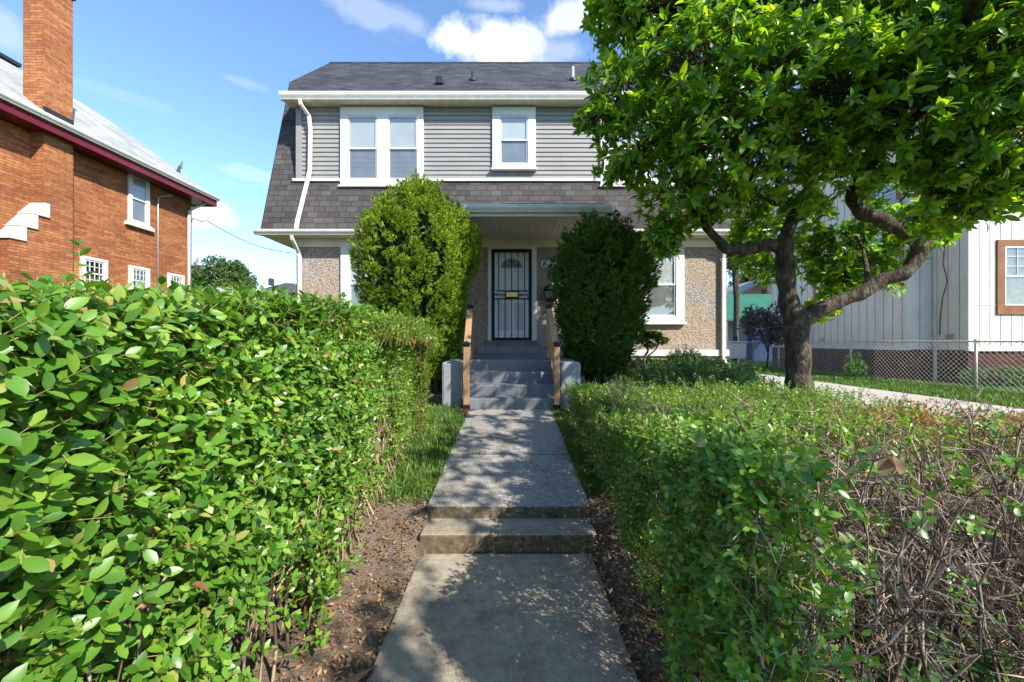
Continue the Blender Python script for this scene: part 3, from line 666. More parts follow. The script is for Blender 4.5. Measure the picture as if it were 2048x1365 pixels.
# ---------------------------------------------------------------- porch
PS = thing('porch_steps', (0, 5.77, .44), 'grey painted concrete porch steps between two low piers', 'steps')
sy = [5.77, 6.03, 6.30, 6.59]; sz = [.447+.148, .447+.32, .447+.494, 1.12]
m = MB(); b0 = .3
prof = [(5.77, b0), (5.77, sz[0]), (sy[1], sz[0]), (sy[1], sz[1]), (sy[2], sz[1]), (sy[2], sz[2]), (sy[3], sz[2]), (sy[3], 1.12), (6.8, 1.123), (6.8, b0)]
for i, (a, b, z) in enumerate(((5.77, 6.1, sz[0]), (6.03, 6.36, sz[1]), (6.30, 6.65, sz[2]))):
    MB().box(-.72, .69, a-.012, b, b0 if i == 0 else sz[i-1]-.05, z).out('step', 'step', PS, .014)
m = MB(); m.prism([(6.58, b0), (6.58, 1.12), (8.9, 1.175), (8.9, b0)], 'x', -1.04, 1.02); m.out('landing', 'step', PS, .015)
MB().box(X(884, 5.9), X(925.5, 5.9), 5.86, 6.56, .3, Z(724, 5.9)).out('pier', 'pier', PS, .035)
MB().box(X(1120.5, 5.9), X(1161, 5.9), 5.86, 6.56, .3, Z(724, 5.9)).out('pier', 'pier', PS, .035)
MB().box(X(955.5, 8.7), X(1093.5, 8.7), 8.7, 8.97, 1.1, 1.325).out('granite_step', 'granite', PS, .015)
MB().box(X(971, 8.9), X(1075, 8.9), 8.88, 9.045, 1.2, Z(681, 8.9)).out('sill_block', 'step', PS, .01)
def handrail(sx, xs0, xs1, lab):
    n0 = np.array([xs0, 5.7, 0]); n1 = np.array([xs1, 6.7, 0])
    R = thing('handrail', (xs0, 5.7, .45), lab, 'handrail', 'wooden handrails of the porch steps')
    w_ = .041
    for x, y, zb, zt, br in ((xs0, 5.7, .52, 1.36, True), (xs1, 6.72, 1.14, 1.98, True)):
        po = MB().box(x-w_, x+w_, y-w_, y+w_, zb, zt).out('post', 'wood', R, .004)
        MB().box(x-w_-.006, x+w_+.006, y-w_-.006, y+w_+.006, zb-.08, zb+.0).out('bracket', 'black', po, .003)
        MB().box(x-w_-.003, x+w_+.003, y-w_-.003, y+w_+.003, zt-.1, zt-.085).out('groove_band', 'wood', po, .002)
        c = MB(); c.box(x-.066, x+.066, y-.066, y+.066, zt+.02, zt+.038); c.box(x-w_-.004, x+w_+.004, y-w_-.004, y+w_+.004, zt-.01, zt+.02)
        c.addv([(x-.06, y-.06, zt+.038), (x+.06, y-.06, zt+.038), (x+.06, y+.06, zt+.038), (x-.06, y+.06, zt+.038), (x, y, zt+.075)], [(0, 1, 4), (1, 2, 4), (2, 3, 4), (3, 0, 4), (3, 2, 1, 0)])
        c.out('post_cap', 'black', po)
    def sl(t, z0, z1): return (xs0+(xs1-xs0)*t, 5.745+(6.675-5.745)*t, z0+(z1-z0)*t)
    for zz0, zz1, hgt, wd, nm in ((1.30, 1.92, .035, .048, 'top_rail'), (1.19, 1.81, .09, .02, 'upper_rail'), (.66, 1.30, .09, .02, 'lower_rail')):
        a = sl(0, zz0, zz1); b = sl(1, zz0, zz1)
        MB().addv([(a[0]-wd, a[1], a[2]), (a[0]+wd, a[1], a[2]), (a[0]+wd, a[1], a[2]+hgt), (a[0]-wd, a[1], a[2]+hgt), (b[0]-wd, b[1], b[2]), (b[0]+wd, b[1], b[2]), (b[0]+wd, b[1], b[2]+hgt), (b[0]-wd, b[1], b[2]+hgt)],
                  [(0, 1, 2, 3), (7, 6, 5, 4), (0, 4, 5, 1), (1, 5, 6, 2), (2, 6, 7, 3), (3, 7, 4, 0)]).out(nm, 'wood', R, .003)
    for k in range(7):
        t = (k+.6)/7.2; a = sl(t, .66, 1.30); b = sl(t, 1.21, 1.83)
        MB().box(a[0]-.019+.0, a[0]+.019, a[1]-.019, a[1]+.019, a[2]+.03, b[2]+.07).out('baluster', 'wood', R)
handrail(-1, X(933, 5.7), X(940, 6.72), 'left wooden handrail of the porch steps with black post caps')
handrail(1, X(1113.5, 5.7), X(1098, 6.72), 'right wooden handrail of the porch steps with black post caps')

# ---------------------------------------------------------------- brick house on the left
B = thing('house', (-10.7, 13.3, .3), 'orange brick house with grey roof, maroon fascia and tall chimney', 'house')
BX = -10.7; BYF = 13.3; SZ = 4.6+CZ
box('wall', (-16, BX, 2.0, BYF, 0, SZ+.05), 'brick', B)
# chimney breast with stepped shoulders
m = MB(); m.box(BX, BX+.3, 8.85, 9.44, .2, SZ)
caps_y = [(8.19, 8.52, 3.56, 3.87), (8.39, 8.72, 3.865, 4.18), (8.6, 8.94, 4.185, 4.5)]
for y0, y1, zt in ((8.23, 8.43, 3.57), (8.43, 8.63, 3.875), (8.63, 8.85, 4.195)): m.box(BX, BX+.3, y0, y1, .2, zt)
m.out('chimney_breast', 'brick', B)
for k, (y0, y1, za, zb) in enumerate(caps_y):
    MB().prism([(y0, za), (y1, za), (y1, zb), (y1-.1, zb)], 'x', BX-.01, BX+.33+.004*k).out('shoulder_cap', 'stone', B, .006)
ch = MB(); ch.box(-10.88, BX+.3, 8.86, 9.43, SZ+.001, 9.5).out('chimney', 'brick', B)
MB().box(-10.92, BX+.34, 8.82, 9.47, 9.5, 9.62).out('chimney_cap', 'rubber', B, .01)
ex = -10.22; ey = 13.72
# soffit, fascia, gutter
MB().box(-16, ex, 1.5, ey, SZ+.06, SZ+.09).out('soffit', 'fascia_red', B)
m = MB(); m.box(ex, ex+.03, 1.5, ey+.03, SZ+.03, SZ+.28); m.box(-16, ex, ey, ey+.03, SZ+.03, SZ+.28)
y = 1.6
while y < ey: m.box(ex+.03, ex+.04, y, y+.018, SZ+.03, SZ+.275); y += .31
m.out('fascia', 'fascia_red', B)
gutter('gutter', 1.5, ey+.04, ex+.03, SZ+.22, SZ+.33, 'gutter', B, 'y', .12, 1)
ez = SZ+.33; rx, ry, rz_ = -13.15, 12.55, 7.28+CZ
t_ = (rz_-ez)/(ex-rx)
m = MB(); m.quad3([(ex+.06, 1.4, ez-.03), (ex+.06, ey+.06, ez-.03), (rx, ry, rz_), (rx, 3.5, rz_)], (0, 0, -.06)); m.out('roof', 'shingle_grey', B)
m = MB(); m.quad3([(ex+.06, ey+.06, ez-.03), (-16.1, ey+.06, ez-.03), (rx, ry, rz_)], (0, 0, -.06)); m.quad3([(-16.1, 1.4, ez-.03), (-16.1, ey+.06, ez-.03), (rx, ry, rz_), (rx, 3.5, rz_)], (0, 0, -.06)); m.out('roof', 'shingle_grey', B)
# chimney flashing
zr = lambda x: ez-.03+(ex+.06-x)*t_
MB().quad3([(ex+.07, 8.6, zr(ex+.07)+.02), (ex+.07, 9.75, zr(ex+.07)+.02), (-10.42, 9.75, zr(-10.42)+.02), (-10.42, 8.6, zr(-10.42)+.02)], (0, 0, -.015)).out('flashing', 'white', B)
m = MB().box(BX+.27, BX+.315, 8.85, 9.44, zr(-10.4)-.02, zr(-10.4)+.13); m.out('flashing', 'rubber', B)
MB().box(rx-.1, rx+.1, 9.9, 10.6, rz_+.0, rz_+.09).out('ridge_vent', 'rubber', B)
tr = tf_right(BX)
window(B, tr, 11.08, 11.72, Z(447, 11.4), Z(350, 11.4)+.02, (.09, .09, .1, .03), 1, .1, .5, fill='screen', proud=.05, label='tall upstairs window of the brick house')
MB(tr).box(10.98, 11.82, 0, .1, Z(447, 11.4)-.14, Z(447, 11.4)-.04).out('stone_sill', 'stone', B, .006)
for (ya, yb) in ((9.85, 10.5), (11.1, 11.72), (12.35, 12.95)):
    zt = Z(524, (ya+yb)/2) if ya < 10 else Z(534, 11.4) if ya < 12 else Z(546, 12.6)
    zt = 1.43+2.12
    window(B, tr, ya, yb, zt-.78, zt, (.09, .09, .07, .05), 1, .1, .5, grid=(4, 2), bars=True, fill='dark', sill=False, label=None)
    MB(tr).box(ya-.06, yb+.06, 0, .09, zt-.9, zt-.785).out('stone_sill', 'stone', B, .006)
# pipes
m = MB().tube([(BX+.05, 11.98, .4), (BX+.05, 11.98, SZ-.3), (BX+.08, 12.05, SZ-.22), (BX+.2, 12.3, SZ-.1)], .022, 8); m.out('conduit', 'grey_metal', B, smooth=True)
m = MB().tube([(BX+.06, 13.12, .4), (BX+.06, 13.12, SZ-.35), (BX+.1, 13.2, SZ-.22), (BX+.42, 13.5, SZ+.12)], .045, 8); m.out('downspout', 'cream', B, smooth=True)
m = MB().tube([(BX+.04, 13.22, .4), (BX+.04, 13.22, SZ-.7), (BX+.06, 13.28, SZ-.5), (BX+.3, 13.35, SZ-.6), (BX+.35, 13.4, SZ-.55)], .014, 6); m.out('service_cable', 'cable', B)
LPm = thing('wall_lamp', (BX+.1, 13.3, 3.6), 'dusty grey security lamp on the corner of the brick house', 'lamp')
lc = (X(396, 13.3), 13.35, Z(532, 13.3))
MB().lathe(lc, [(.13, 0), (.15, .02), (.14, .1), (.09, .15), (.08, .22), (.05, .27)], 14).out('lamp_head', 'grey_metal', LPm, smooth=False)
MB().tube([(BX+.01, 13.25, lc[2]-.05), (BX+.12, 13.28, lc[2]+.15), (lc[0], 13.35, lc[2]+.2)], .012, 6).out('lamp_arm', 'grey_metal', LPm)
# satellite dish
dcx, dcy, dcz = X(362, 13.2), 13.2, Z(335, 13.2)
SDh = thing('satellite_dish', (dcx, dcy, dcz-.45), 'small grey satellite dish on the edge of the brick house roof', 'satellite dish')
nrmv = Vector((-.72, -.6, .36)).normalized(); u_ = nrmv.cross(Vector((0, 1, 0))).normalized(); v_ = nrmv.cross(u_)
c_ = Vector((dcx, dcy, dcz)); rings = []
m = MB(); vs = []; nn = 20
for k, (r, h) in enumerate(((.0, 0), (.12, .006), (.17, .03), (.22, .05), (.222, .04), (.17, .015), (.12, -.012), (0, -.02))):
    for a in range(nn): an = a*2*math.pi/nn; vs.append(tuple(c_+u_*r*math.cos(an)+v_*r*1.1*math.sin(an)+nrmv*h))
m.addv(vs, [(i*nn+a, i*nn+(a+1) % nn, (i+1)*nn+(a+1) % nn, (i+1)*nn+a) for i in range(7) for a in range(nn)]); m.out('dish', 'grey_metal', SDh, smooth=True)
MB().tube([tuple(c_-nrmv*.02), (dcx+.02, dcy, dcz-.2), (dcx+.1, dcy, dcz-.75)], .018, 7).out('mast', 'grey_metal', SDh)
MB().tube([tuple(c_-v_*0-u_*.0+Vector((0, 0, -.15))), tuple(c_+Vector((-.38, -.3, .02))), tuple(c_+Vector((-.46, -.38, .1)))], .014, 6).out('feed_arm', 'grey_metal', SDh)
MB().tube([tuple(c_+Vector((-.48, -.4, .06))), tuple(c_+Vector((-.43, -.36, .16)))], .035, 8).out('feed_horn', 'bin', SDh)
for dx, dy in ((-.2, .15), (.3, -.2)): MB().tube([(dcx+.02, dcy, dcz-.2), (dcx+dx, dcy+dy, dcz-.72)], .01, 5).out('strut', 'grey_metal', SDh)
# cables
def cable(a, b, sag, lab):
    a = Vector(a); b = Vector(b); pts = [tuple(a.lerp(b, t)-Vector((0, 0, sag*4*t*(1-t)))) for t in np.linspace(0, 1, 14)]
    o = MB().tube(pts, .012, 5).out('power_line', 'cable', base=tuple(a)); tag(o, lab, 'cable')
cable((BX+.35, 13.45, SZ-.5), P(590, 506, 15.6), .25, 'black overhead cable from the brick house corner to the grey house')
cable(P(380, 532, 30), P(640, 570, 34), .3, 'lower thin cable running behind the far dark roof')

# ---------------------------------------------------------------- white/beige neighbour on the right
NB = thing('house', (12, 12, .3), 'beige vertical board house with brown window trim and red brick foundation', 'house')
N1, N2 = 12.15, 11.47; Y1, Y2, Y3 = 10.6, 11.5, 17.6; zb = 1.19
box('wall', (N1, 20, Y1, Y3, zb, 9), 'board', NB); box('wall', (N2, N1+.5, Y2, Y3, zb, 8.2), 'board', NB)
m = MB(); m.box(N1+.04, 20, Y1+.04, Y3, 0, zb); m.box(N2+.04, N1+.3, Y2+.04, Y3, 0, zb); m.out('foundation', 'brick_dark', NB)
m = MB(); x = N1+.28
while x < 19: m.box(x, x+.014, Y1-.004, Y1+.01, zb+.01, 9); x += .285
m.out('board_grooves', 'groove', NB)
m = MB()
for xx, ya, yb in ((N1, Y1+.2, Y2), (N2, Y2+.2, Y3)):
    y = ya
    while y < yb: m.box(xx-.004, xx+.01, y, y+.014, zb+.01, 8.1); y += .29
m.box(N2+.3, N2+.314, Y2-.004, Y2, zb, 8); m.out('board_grooves', 'groove', NB)
m = MB(); m.box(N1-.02, N1+.07, Y1-.02, Y1+.07, zb-.02, 9); m.box(N2-.02, N2+.06, Y2-.02, Y2+.06, zb-.02, 8.2); m.box(N1-.04, N1-.004, Y2-.12, Y2-.05, zb-.9, 8); m.out('corner_trim', 'board', NB, .004)
m = MB(); m.box(N1-.012, N1, Y1, Y2, 1.43+.96, 1.43+.975); m.box(N1, 20, Y1-.012, Y1, 1.43+.96, 1.43+.975); m.out('joint_flashing', 'board', NB)
box('skirt', (N1-.015, 20, Y1-.015, Y1, zb-.03, zb+.1), 'white', NB); box('skirt', (N2-.015, N2, Y2, Y3, zb-.03, zb+.1), 'white', NB)
window(NB, tf_front(Y1), X(1992, Y1), X(2120, Y1), Z(629, Y1), Z(480, Y1), (.2, .2, .18, .24), 1, .1, .5, tmat='brown', grid=(4, 3), fill='curtain', proud=.04, sill=False, label='large brown trimmed window facing the street')
window(NB, tf_front(Y1), X(1992, Y1), X(2120, Y1), Z(629, Y1)+3, Z(480, Y1)+3, (.2, .2, .18, .24), 1, .1, .5, tmat='brown', fill='curtain', proud=.04, sill=False)
tl = tf_left(N2)
window(NB, tl, 11.65, 12.7, 3.05, 4.25, (.12, .12, .12, .12), 1, .1, .5, tmat='brown', fill='curtain', proud=.04, sill=False)
window(NB, tl, 14.0, 15.1, 2.33, 3.7, (.12, .12, .12, .12), 1, .1, .5, tmat='brown', fill='curtain', proud=.04, sill=False)
window(NB, tl, 15.5, 16.6, 5.1, 6.7, (.12, .12, .12, .12), 1, .1, .5, tmat='brown', fill='curtain', proud=.04, sill=False)
window(NB, tl, 11.75, 12.75, 5.1, 6.7, (.12, .12, .12, .12), 1, .1, .5, tmat='brown', fill='curtain', proud=.04, sill=False)
ACx = thing('air_conditioner', (N2-.25, 11.75, 5.3), 'grey window air conditioner on the side of the beige house', 'air conditioner')
m = MB(tl); m.box(11.7, 12.25, .045, .42, 5.2, 5.58); m.out('case', 'bin', ACx, .01)
m = MB(tl)
for k in range(9): m.box(11.74, 12.2, .42, .427, 5.24+k*.035, 5.26+k*.035)
m.out('grille', 'interior', ACx)
m = MB(); m.quad3([(N2-.5, 10.0, 8.1), (16, 10.0, 11.8), (16, 18, 11.8), (N2-.5, 18, 8.1)], (0, 0, -.1)); m.quad3([(20.5, 10.0, 8.1), (16, 10.0, 11.8), (16, 18, 11.8), (20.5, 18, 8.1)], (0, 0, -.1)); m.out('roof', 'shingle_dark', NB)
m = MB().prism([(N1, 8.9), (20, 8.9), (16, 11.7)], 'y', Y1, Y1+.1); m.out('gable_wall', 'board', NB)
m = MB(); m.tube([(N1-.02, 11.15, 3.9+.4), (N1-.03, 11.2, 3.6), (N1-.02, 11.1, 3.1), (N1-.03, 11.22, 2.6), (N1-.02, 11.28, 2.1), (N1-.02, 11.3, 1.6)], .009, 5); m.out('loose_cable', 'cable', NB)
MB(tf_left(N1)).box(10.95, 11.1, 0, .07, 1.5, 1.62).out('outlet_box', 'bin', NB, .005)
MB().lathe((X(1640, 14), 13.9, Z(684, 14)), [(.02, 0), (.07, .02), (.08, .12), (.04, .16)], 10).out('meter', 'grey_metal', NB)

# ---------------------------------------------------------------- chain link fence
FX = 10.8; fy0, fy1 = 5.8, 17.9; fz0, fz1 = .31, 1.44
FE = thing('chain_link_fence', (FX, 12, .3), 'rusty white chain link fence running along the driveway in front of the beige house', 'fence')
y = 9.25-3.4
while y < fy1+.1:
    po = MB().tube([(FX, y, .2), (FX, y, fz1)], .028, 8).out('post', 'wire', FE, smooth=True); MB().lathe((FX, y, fz1), [(.032, 0), (.034, .02), (.015, .04)], 8).out('post_cap', 'wire', po); y += 3.42
MB().tube([(FX, fy0, fz1-.02), (FX, fy1, fz1-.02)], .019, 8).out('top_rail', 'wire', FE, smooth=True)
MB().tube([(FX-.01, fy0, fz0+.03), (FX-.01, fy1, fz0+.03)], .004, 5).out('tension_wire', 'wire', FE)
def meshwire(a0, a1, z0, z1, pitch):
    h = z1-z0; A = []; Bq = []
    for t in np.arange(a0-h, a1, pitch):
        for sg in (1, -1):
            if sg > 0: p, q = (t, z0), (t+h, z1)
            else: p, q = (t+h, z0), (t, z1)
            lo, hi = sorted((p, q))
            (x0, s0), (x1, s1) = lo, hi
            c0_, c1_ = max(x0, a0), min(x1, a1)
            if c1_ <= c0_: continue
            f = lambda x: s0+(s1-s0)*(x-x0)/(x1-x0)
            A.append((c0_, f(c0_), sg*.002)); Bq.append((c1_, f(c1_), sg*.002))
    return np.array(A), np.array(Bq)
A, Bq = meshwire(fy0, fy1, fz0, fz1, .115)
f3 = lambda q: np.stack([FX-.022+q[:, 2], q[:, 0], q[:, 1]], 1)
fol('wire_mesh', sticks(f3(A), f3(Bq), .0036, .0036, 6), 'wire', FE, True)
# gate
GA = thing('gate', (9.9, 18, .3), 'small chain link gate with a rounded frame across the end of the driveway', 'gate')
gy = 17.95; gx0, gx1 = X(1483, gy), X(1515, gy)
MB().tube([(gx0, gy, .4), (gx0, gy, 1.25), (gx0+.02, gy, 1.33), (gx0+.1, gy, 1.36), (gx1-.1, gy, 1.36), (gx1-.02, gy, 1.33), (gx1, gy, 1.25), (gx1, gy, .4), (gx0, gy, .4)], .02, 7).out('gate_frame', 'wire', GA, smooth=True)
MB().tube([((gx0+gx1)/2-.18, gy, .4), ((gx0+gx1)/2-.18, gy, 1.36)], .014, 6).out('brace', 'wire', GA)
A, Bq = meshwire(gx0, gx1, .4, 1.33, .085); f3 = lambda q: np.stack([q[:, 0], gy+q[:, 2], q[:, 1]], 1); fol('wire_mesh', sticks(f3(A), f3(Bq), .0028, .0028), 'wire', GA, False)
GP = MB().tube([(X(1478, 17.6), 17.6, .2), (X(1478, 17.6), 17.6, 2.25)], .045, 10).lathe((X(1478, 17.6), 17.6, 2.25), [(.05, 0), (.055, .03), (.02, .07)], 10).out('gate_post', 'grey_metal', base=(X(1478, 17.6), 17.6, .3)); tag(GP, 'tall dark steel gate post beside the small chain link gate', 'post')
# garage with green roof, shed wall
G = thing('garage', (11, 26, .3), 'low garage with a green metal roof behind the driveway gate', 'garage')
gy = 25.
x0, x1 = X(1440, gy), X(1640, gy)
box('wall', (x0+.5, x1+2, gy, gy+5, 0, 2.7), 'board', G)
m = MB(); m.quad3([(x0-.3, gy-.5, Z(640, gy)), (x1+2.5, gy-.5, Z(632, gy)), (x1+2.5, gy+3, Z(588, gy+3)), (x0-.3, gy+3, Z(588, gy+3))], (0, 0, -.1)); m.out('roof', 'green_roof', G)
m = MB(); m.box(X(1498, 24), X(1560, 24), 23.5, 24.2, .3, Z(622, 24)); o = m.out('shed', 'blue', base=(X(1530, 24), 24, .3)); tag(o, 'dark blue shed wall in front of the green roofed garage', 'shed')
BN = thing('trash_bin', (X(1468, 15), 15, .4), 'grey wheeled trash bin standing behind the right corner of the house', 'bin')
bx = X(1469, 15.6)
MB().prism([(bx-.26, .75), (bx+.26, .75), (bx+.31, 1.36), (bx-.31, 1.36)], 'y', 15.3, 15.9).out('body', 'bin', BN, .02); MB().box(bx-.33, bx+.33, 15.25, 15.95, 1.37, 1.43).out('lid', 'bin', BN, .02)
PK = thing('house', (15, 40, .3), 'pink gabled house glimpsed far behind the green roofed garage', 'house')
yy = 36.; cx = X(1495, yy)
m = MB(); m.prism([(cx-1.6, .3), (cx+6, .3), (cx+6, Z(612, yy)), (cx+1.6, Z(560, yy)), (cx-1.6, Z(595, yy))], 'y', yy, yy+6); m.out('wall', 'pink', PK)
m = MB(); m.quad3([(cx+1.6, yy-.4, Z(555, yy)), (cx+1.6, yy+6, Z(555, yy)), (cx-2.1, yy+6, Z(602, yy)), (cx-2.1, yy-.4, Z(602, yy))], (0, 0, -.2)); m.out('roof', 'shingle_grey', PK)

# far left buildings
def hiphouse(x0, x1, y0, y1, ze, zt, lab, rmat, wmat='cream', ridge=.3):
    T = thing('house', ((x0+x1)/2, y0, .3), lab, 'house')
    box('wall', (x0+.4, x1-.4, y0+.4, y1-.4, 0, ze), wmat, T)
    cx, cy = (x0+x1)/2, (y0+y1)/2; r = (x1-x0)*ridge/2
    m = MB(); a, b, c, d = (x0, y0, ze), (x1, y0, ze), (x1, y1, ze), (x0, y1, ze); e, f = (cx-r, cy, zt), (cx+r, cy, zt)
    m.addv([a, b, c, d, e, f], [(0, 1, 5, 4), (1, 2, 5), (2, 3, 4, 5), (3, 0, 4), (3, 2, 1, 0)]); m.out('roof', rmat, T)
    return T
yy = 34.; t = hiphouse(X(485, yy), X(592, yy), yy, yy+6, Z(588, yy), Z(556, yy), 'far house with a dark hipped roof above the left hedge', 'shingle_dark', ridge=.2)
MB().box(X(543, 36), X(549, 36), 35.5, 36, Z(572, 36), Z(558, 36)).out('roof_vent', 'shingle_dark', t)
yy = 30.; hiphouse(X(352, yy), X(436, yy), yy, yy+5, Z(588, yy), Z(566, yy), 'far garage with a pale grey roof beside the brick house', 'shingle_grey', ridge=.7)
yy = 40.; box_ = MB().box(X(395, yy), X(520, yy), yy, yy+3, 0, Z(592, yy)).out('shed', 'bin', base=(X(450, yy), yy, .3)); tag(box_, 'low dark shed roof beneath the far tree on the left', 'shed')

# ---------------------------------------------------------------- foliage
def catmull(pts, k=5):
    P_ = [np.array(p, float) for p in pts]; P_ = [2*P_[0]-P_[1]]+P_+[2*P_[-1]-P_[-2]]; o = []
    for i in range(1, len(P_)-2):
        a, b, c, d = P_[i-1:i+3]
        for t in np.linspace(0, 1, k, endpoint=False): o.append(.5*((2*b)+(-a+c)*t+(2*a-5*b+4*c-d)*t*t+(-a+3*b-3*c+d)*t**3))
    o.append(P_[-2]); return np.array(o)
def limb(m, pts, n=12, k=5, jit=.06):
    """pts: (x,y,z,r)"""
    c = catmull(pts, k); r = np.maximum(c[:, 3], .004)
    q = c[:, :3]+np.stack([nz(c[:, :3], 6, 1), nz(c[:, :3], 6, 2), nz(c[:, :3], 6, 5)], 1)*r[:, None]*jit*3
    r = r*(1+.13*nz(c[:, :3], 11, 8))
    m.tube([tuple(p) for p in q], list(r), n); return m
def PR(px, py, Y, r): a = P(px, py, Y); return (a[0], a[1], a[2], r*.9)

def whorls(c, d, L, k=7, tpl=LMAG, spread=(.55, 1.25)):
    n = len(c); d = nrm(d); u = nrm(np.cross(d, rdir(n))); v = np.cross(d, u); out = []
    for i in range(k):
        a = 2*math.pi*i/k+rng.uniform(-.4, .4, n); th = rng.uniform(spread[0], spread[1], n)
        s = u*np.cos(a)[:, None]+v*np.sin(a)[:, None]
        ax = nrm(d*np.cos(th)[:, None]+s*np.sin(th)[:, None]+rng.normal(size=(n, 3))*.08)
        nr = nrm(d*np.sin(th)[:, None]-s*np.cos(th)[:, None]+np.array([0, 0, .35])+rng.normal(size=(n, 3))*.15)
        out.append(inst(tpl, c+d*rng.uniform(-.03, .03, n)[:, None], ax, nr, L*rng.uniform(.65, 1.15, n)))
    return out

def magnolia():
    T = thing('magnolia_tree', (4.0, 5.6, .4), 'spreading magnolia tree with crooked grey limbs beside the right hedge', 'tree')
    m = MB()
    limb(m, [PR(1600, 850, 5.6, .24), PR(1597, 800, 5.6, .2), PR(1597, 740, 5.6, .175), PR(1594, 690, 5.6, .168), PR(1592, 645, 5.6, .165), PR(1580, 610, 5.6, .145), PR(1572, 560, 5.6, .125), PR(1568, 515, 5.6, .13), PR(1570, 470, 5.65, .11)], 28, 9, .08)
    m.out('trunk', 'bark', T, smooth=True)
    L = [
     [PR(1592, 655, 5.6, .13), PR(1618, 630, 5.6, .12), PR(1660, 610, 5.58, .108), PR(1710, 592, 5.55, .105), PR(1765, 560, 5.5, .105), PR(1815, 540, 5.45, .1), PR(1842, 500, 5.4, .1), PR(1822, 466, 5.35, .1), PR(1775, 445, 5.3, .098), PR(1728, 425, 5.2, .095), PR(1708, 395, 5.1, .09), PR(1722, 350, 5.0, .08), PR(1765, 290, 4.8, .075), PR(1850, 215, 4.5, .07), PR(1950, 130, 4.2, .06), PR(2040, 40, 3.9, .05)],
     [PR(1572, 505, 5.6, .11), PR(1545, 488, 5.6, .092), PR(1505, 497, 5.55, .085), PR(1462, 502, 5.5, .082), PR(1440, 484, 5.45, .07), PR(1412, 452, 5.4, .055), PR(1385, 400, 5.3, .045), PR(1340, 330, 5.2, .035), PR(1280, 260, 5.2, .025), PR(1210, 240, 5.2, .014)],
     [PR(1415, 456, 5.4, .045), PR(1450, 412, 5.5, .036), PR(1490, 375, 5.6, .035), PR(1530, 300, 5.5, .03), PR(1560, 200, 5.3, .02)],
     [PR(1570, 480, 5.65, .1), PR(1585, 430, 5.7, .075), PR(1560, 380, 5.8, .06), PR(1545, 300, 5.7, .05), PR(1500, 200, 5.4, .04), PR(1400, 120, 5.2, .03), PR(1300, 60, 5.2, .02)],
     [PR(1575, 470, 5.65, .08), PR(1610, 400, 5.6, .06), PR(1625, 300, 5.4, .05), PR(1640, 180, 5.0, .04), PR(1700, 60, 4.8, .03), PR(1780, -80, 4.6, .02)],
     [PR(1500, 380, 5.6, .035), PR(1545, 405, 5.8, .03), PR(1575, 410, 5.8, .03)],
     [PR(1500, 200, 5.4, .04), PR(1510, 110, 5.2, .035), PR(1490, 40, 5.1, .03), PR(1470, -60, 5, .02)],
     [PR(1850, 215, 4.5, .06), PR(1920, 250, 4.3, .04), PR(1990, 300, 4.1, .025)],
     [PR(1842, 500, 5.4, .05), PR(1870, 470, 5.6, .03), PR(1880, 420, 5.7, .02)],
     [PR(1740, 575, 5.55, .04), PR(1730, 520, 6.0, .03), PR(1715, 470, 6.3, .02)],
     [PR(1950, 130, 4.2, .06), (3.9, 3.3, 4.4, .06), (3.9, 2.4, 4.5, .05), (3.9, 1.2, 4.5, .03)],
    ]
    for pts in L: mm = MB(); limb(mm, pts, 14, 8, .1); mm.out('limb', 'bark', T, smooth=True)
    lobes = [(1265, 60, 5.5, .62), (1350, 20, 5.0, .75), (1250, 190, 5.3, .5), (1195, 248, 5.2, .26), (1300, 290, 5.1, .65), (1250, 345, 5.2, .26), (1320, 465, 5.3, .15), (1330, 500, 5.3, .1), (1400, 150, 4.7, .8), (1500, 50, 5.1, .8), (1440, 290, 4.7, .7), (1350, 395, 5.1, .42), 
             (1560, 170, 4.5, .8), (1560, 320, 4.7, .6), (1650, 70, 4.7, .8), (1700, 210, 4.3, .75), (1655, 330, 4.8, .45), (1800, 90, 4.3, .8), (1840, 250, 4.1, .65), (1800, 340, 4.3, .33), (1950, 150, 3.9, .7), (1970, 300, 3.9, .42), (2060, 240, 3.7, .6), (1890, 375, 4.1, .28), (2040, 50, 3.8, .8),
             (1320, -90, 5.2, .8), (1480, -120, 5, .9), (1650, -120, 4.8, .9), (1820, -130, 4.6, .9), (1990, -130, 4.3, .9), (1430, 400, 5.0, .3), (1610, 420, 5.1, .25),
             (1690, 520, 6.6, .55), (1760, 470, 6.5, .5), (1730, 560, 6.6, .4), (1660, 560, 6.7, .4), (1530, 540, 6.8, .25), (1510, 460, 6.5, .35), (1640, 500, 6.6, .4), (1800, 500, 6.4, .3), (1680, 590, 6.6, .28), (1620, 440, 6.4, .35), (1500, 410, 6.3, .42), (1490, 500, 6.6, .25), (1870, 470, 5.9, .22), (1640, 620, 6.5, .2), (1215, 30, 5.6, .25), (1340, 200, 5.6, .5), (1760, 380, 6., .3), (1930, 415, 4.2, .24), (1990, 385, 4.1, .28), (2045, 370, 4.0, .3), (1870, 440, 4.6, .22), (1340, 470, 5.3, .2), (1400, 440, 5.3, .2), (2030, 350, 3.9, .25), (1850, 430, 5.2, .2)]
    W = [(*P(px, py, Y), r) for px, py, Y, r in lobes]
    NV = len(W); W += [(3.8, 1.3, 4.7, .75), (4.4, 2.4, 4.7, .8), (3.7, 2.7, 5.2, .8), (3.8, .2, 4.8, .7), (3.7, -.5, 4.6, .5), (5.3, 3.6, 4.6, .9), (6.3, 5, 4.8, .9), (5.4, 5.6, 5.6, .9), (3, 5.5, 6.1, .9), (4.3, 4.5, 6.3, .9), (1.9, 5.7, 5.7, .5)]
    parts = []; tw = []
    W = np.array(W)
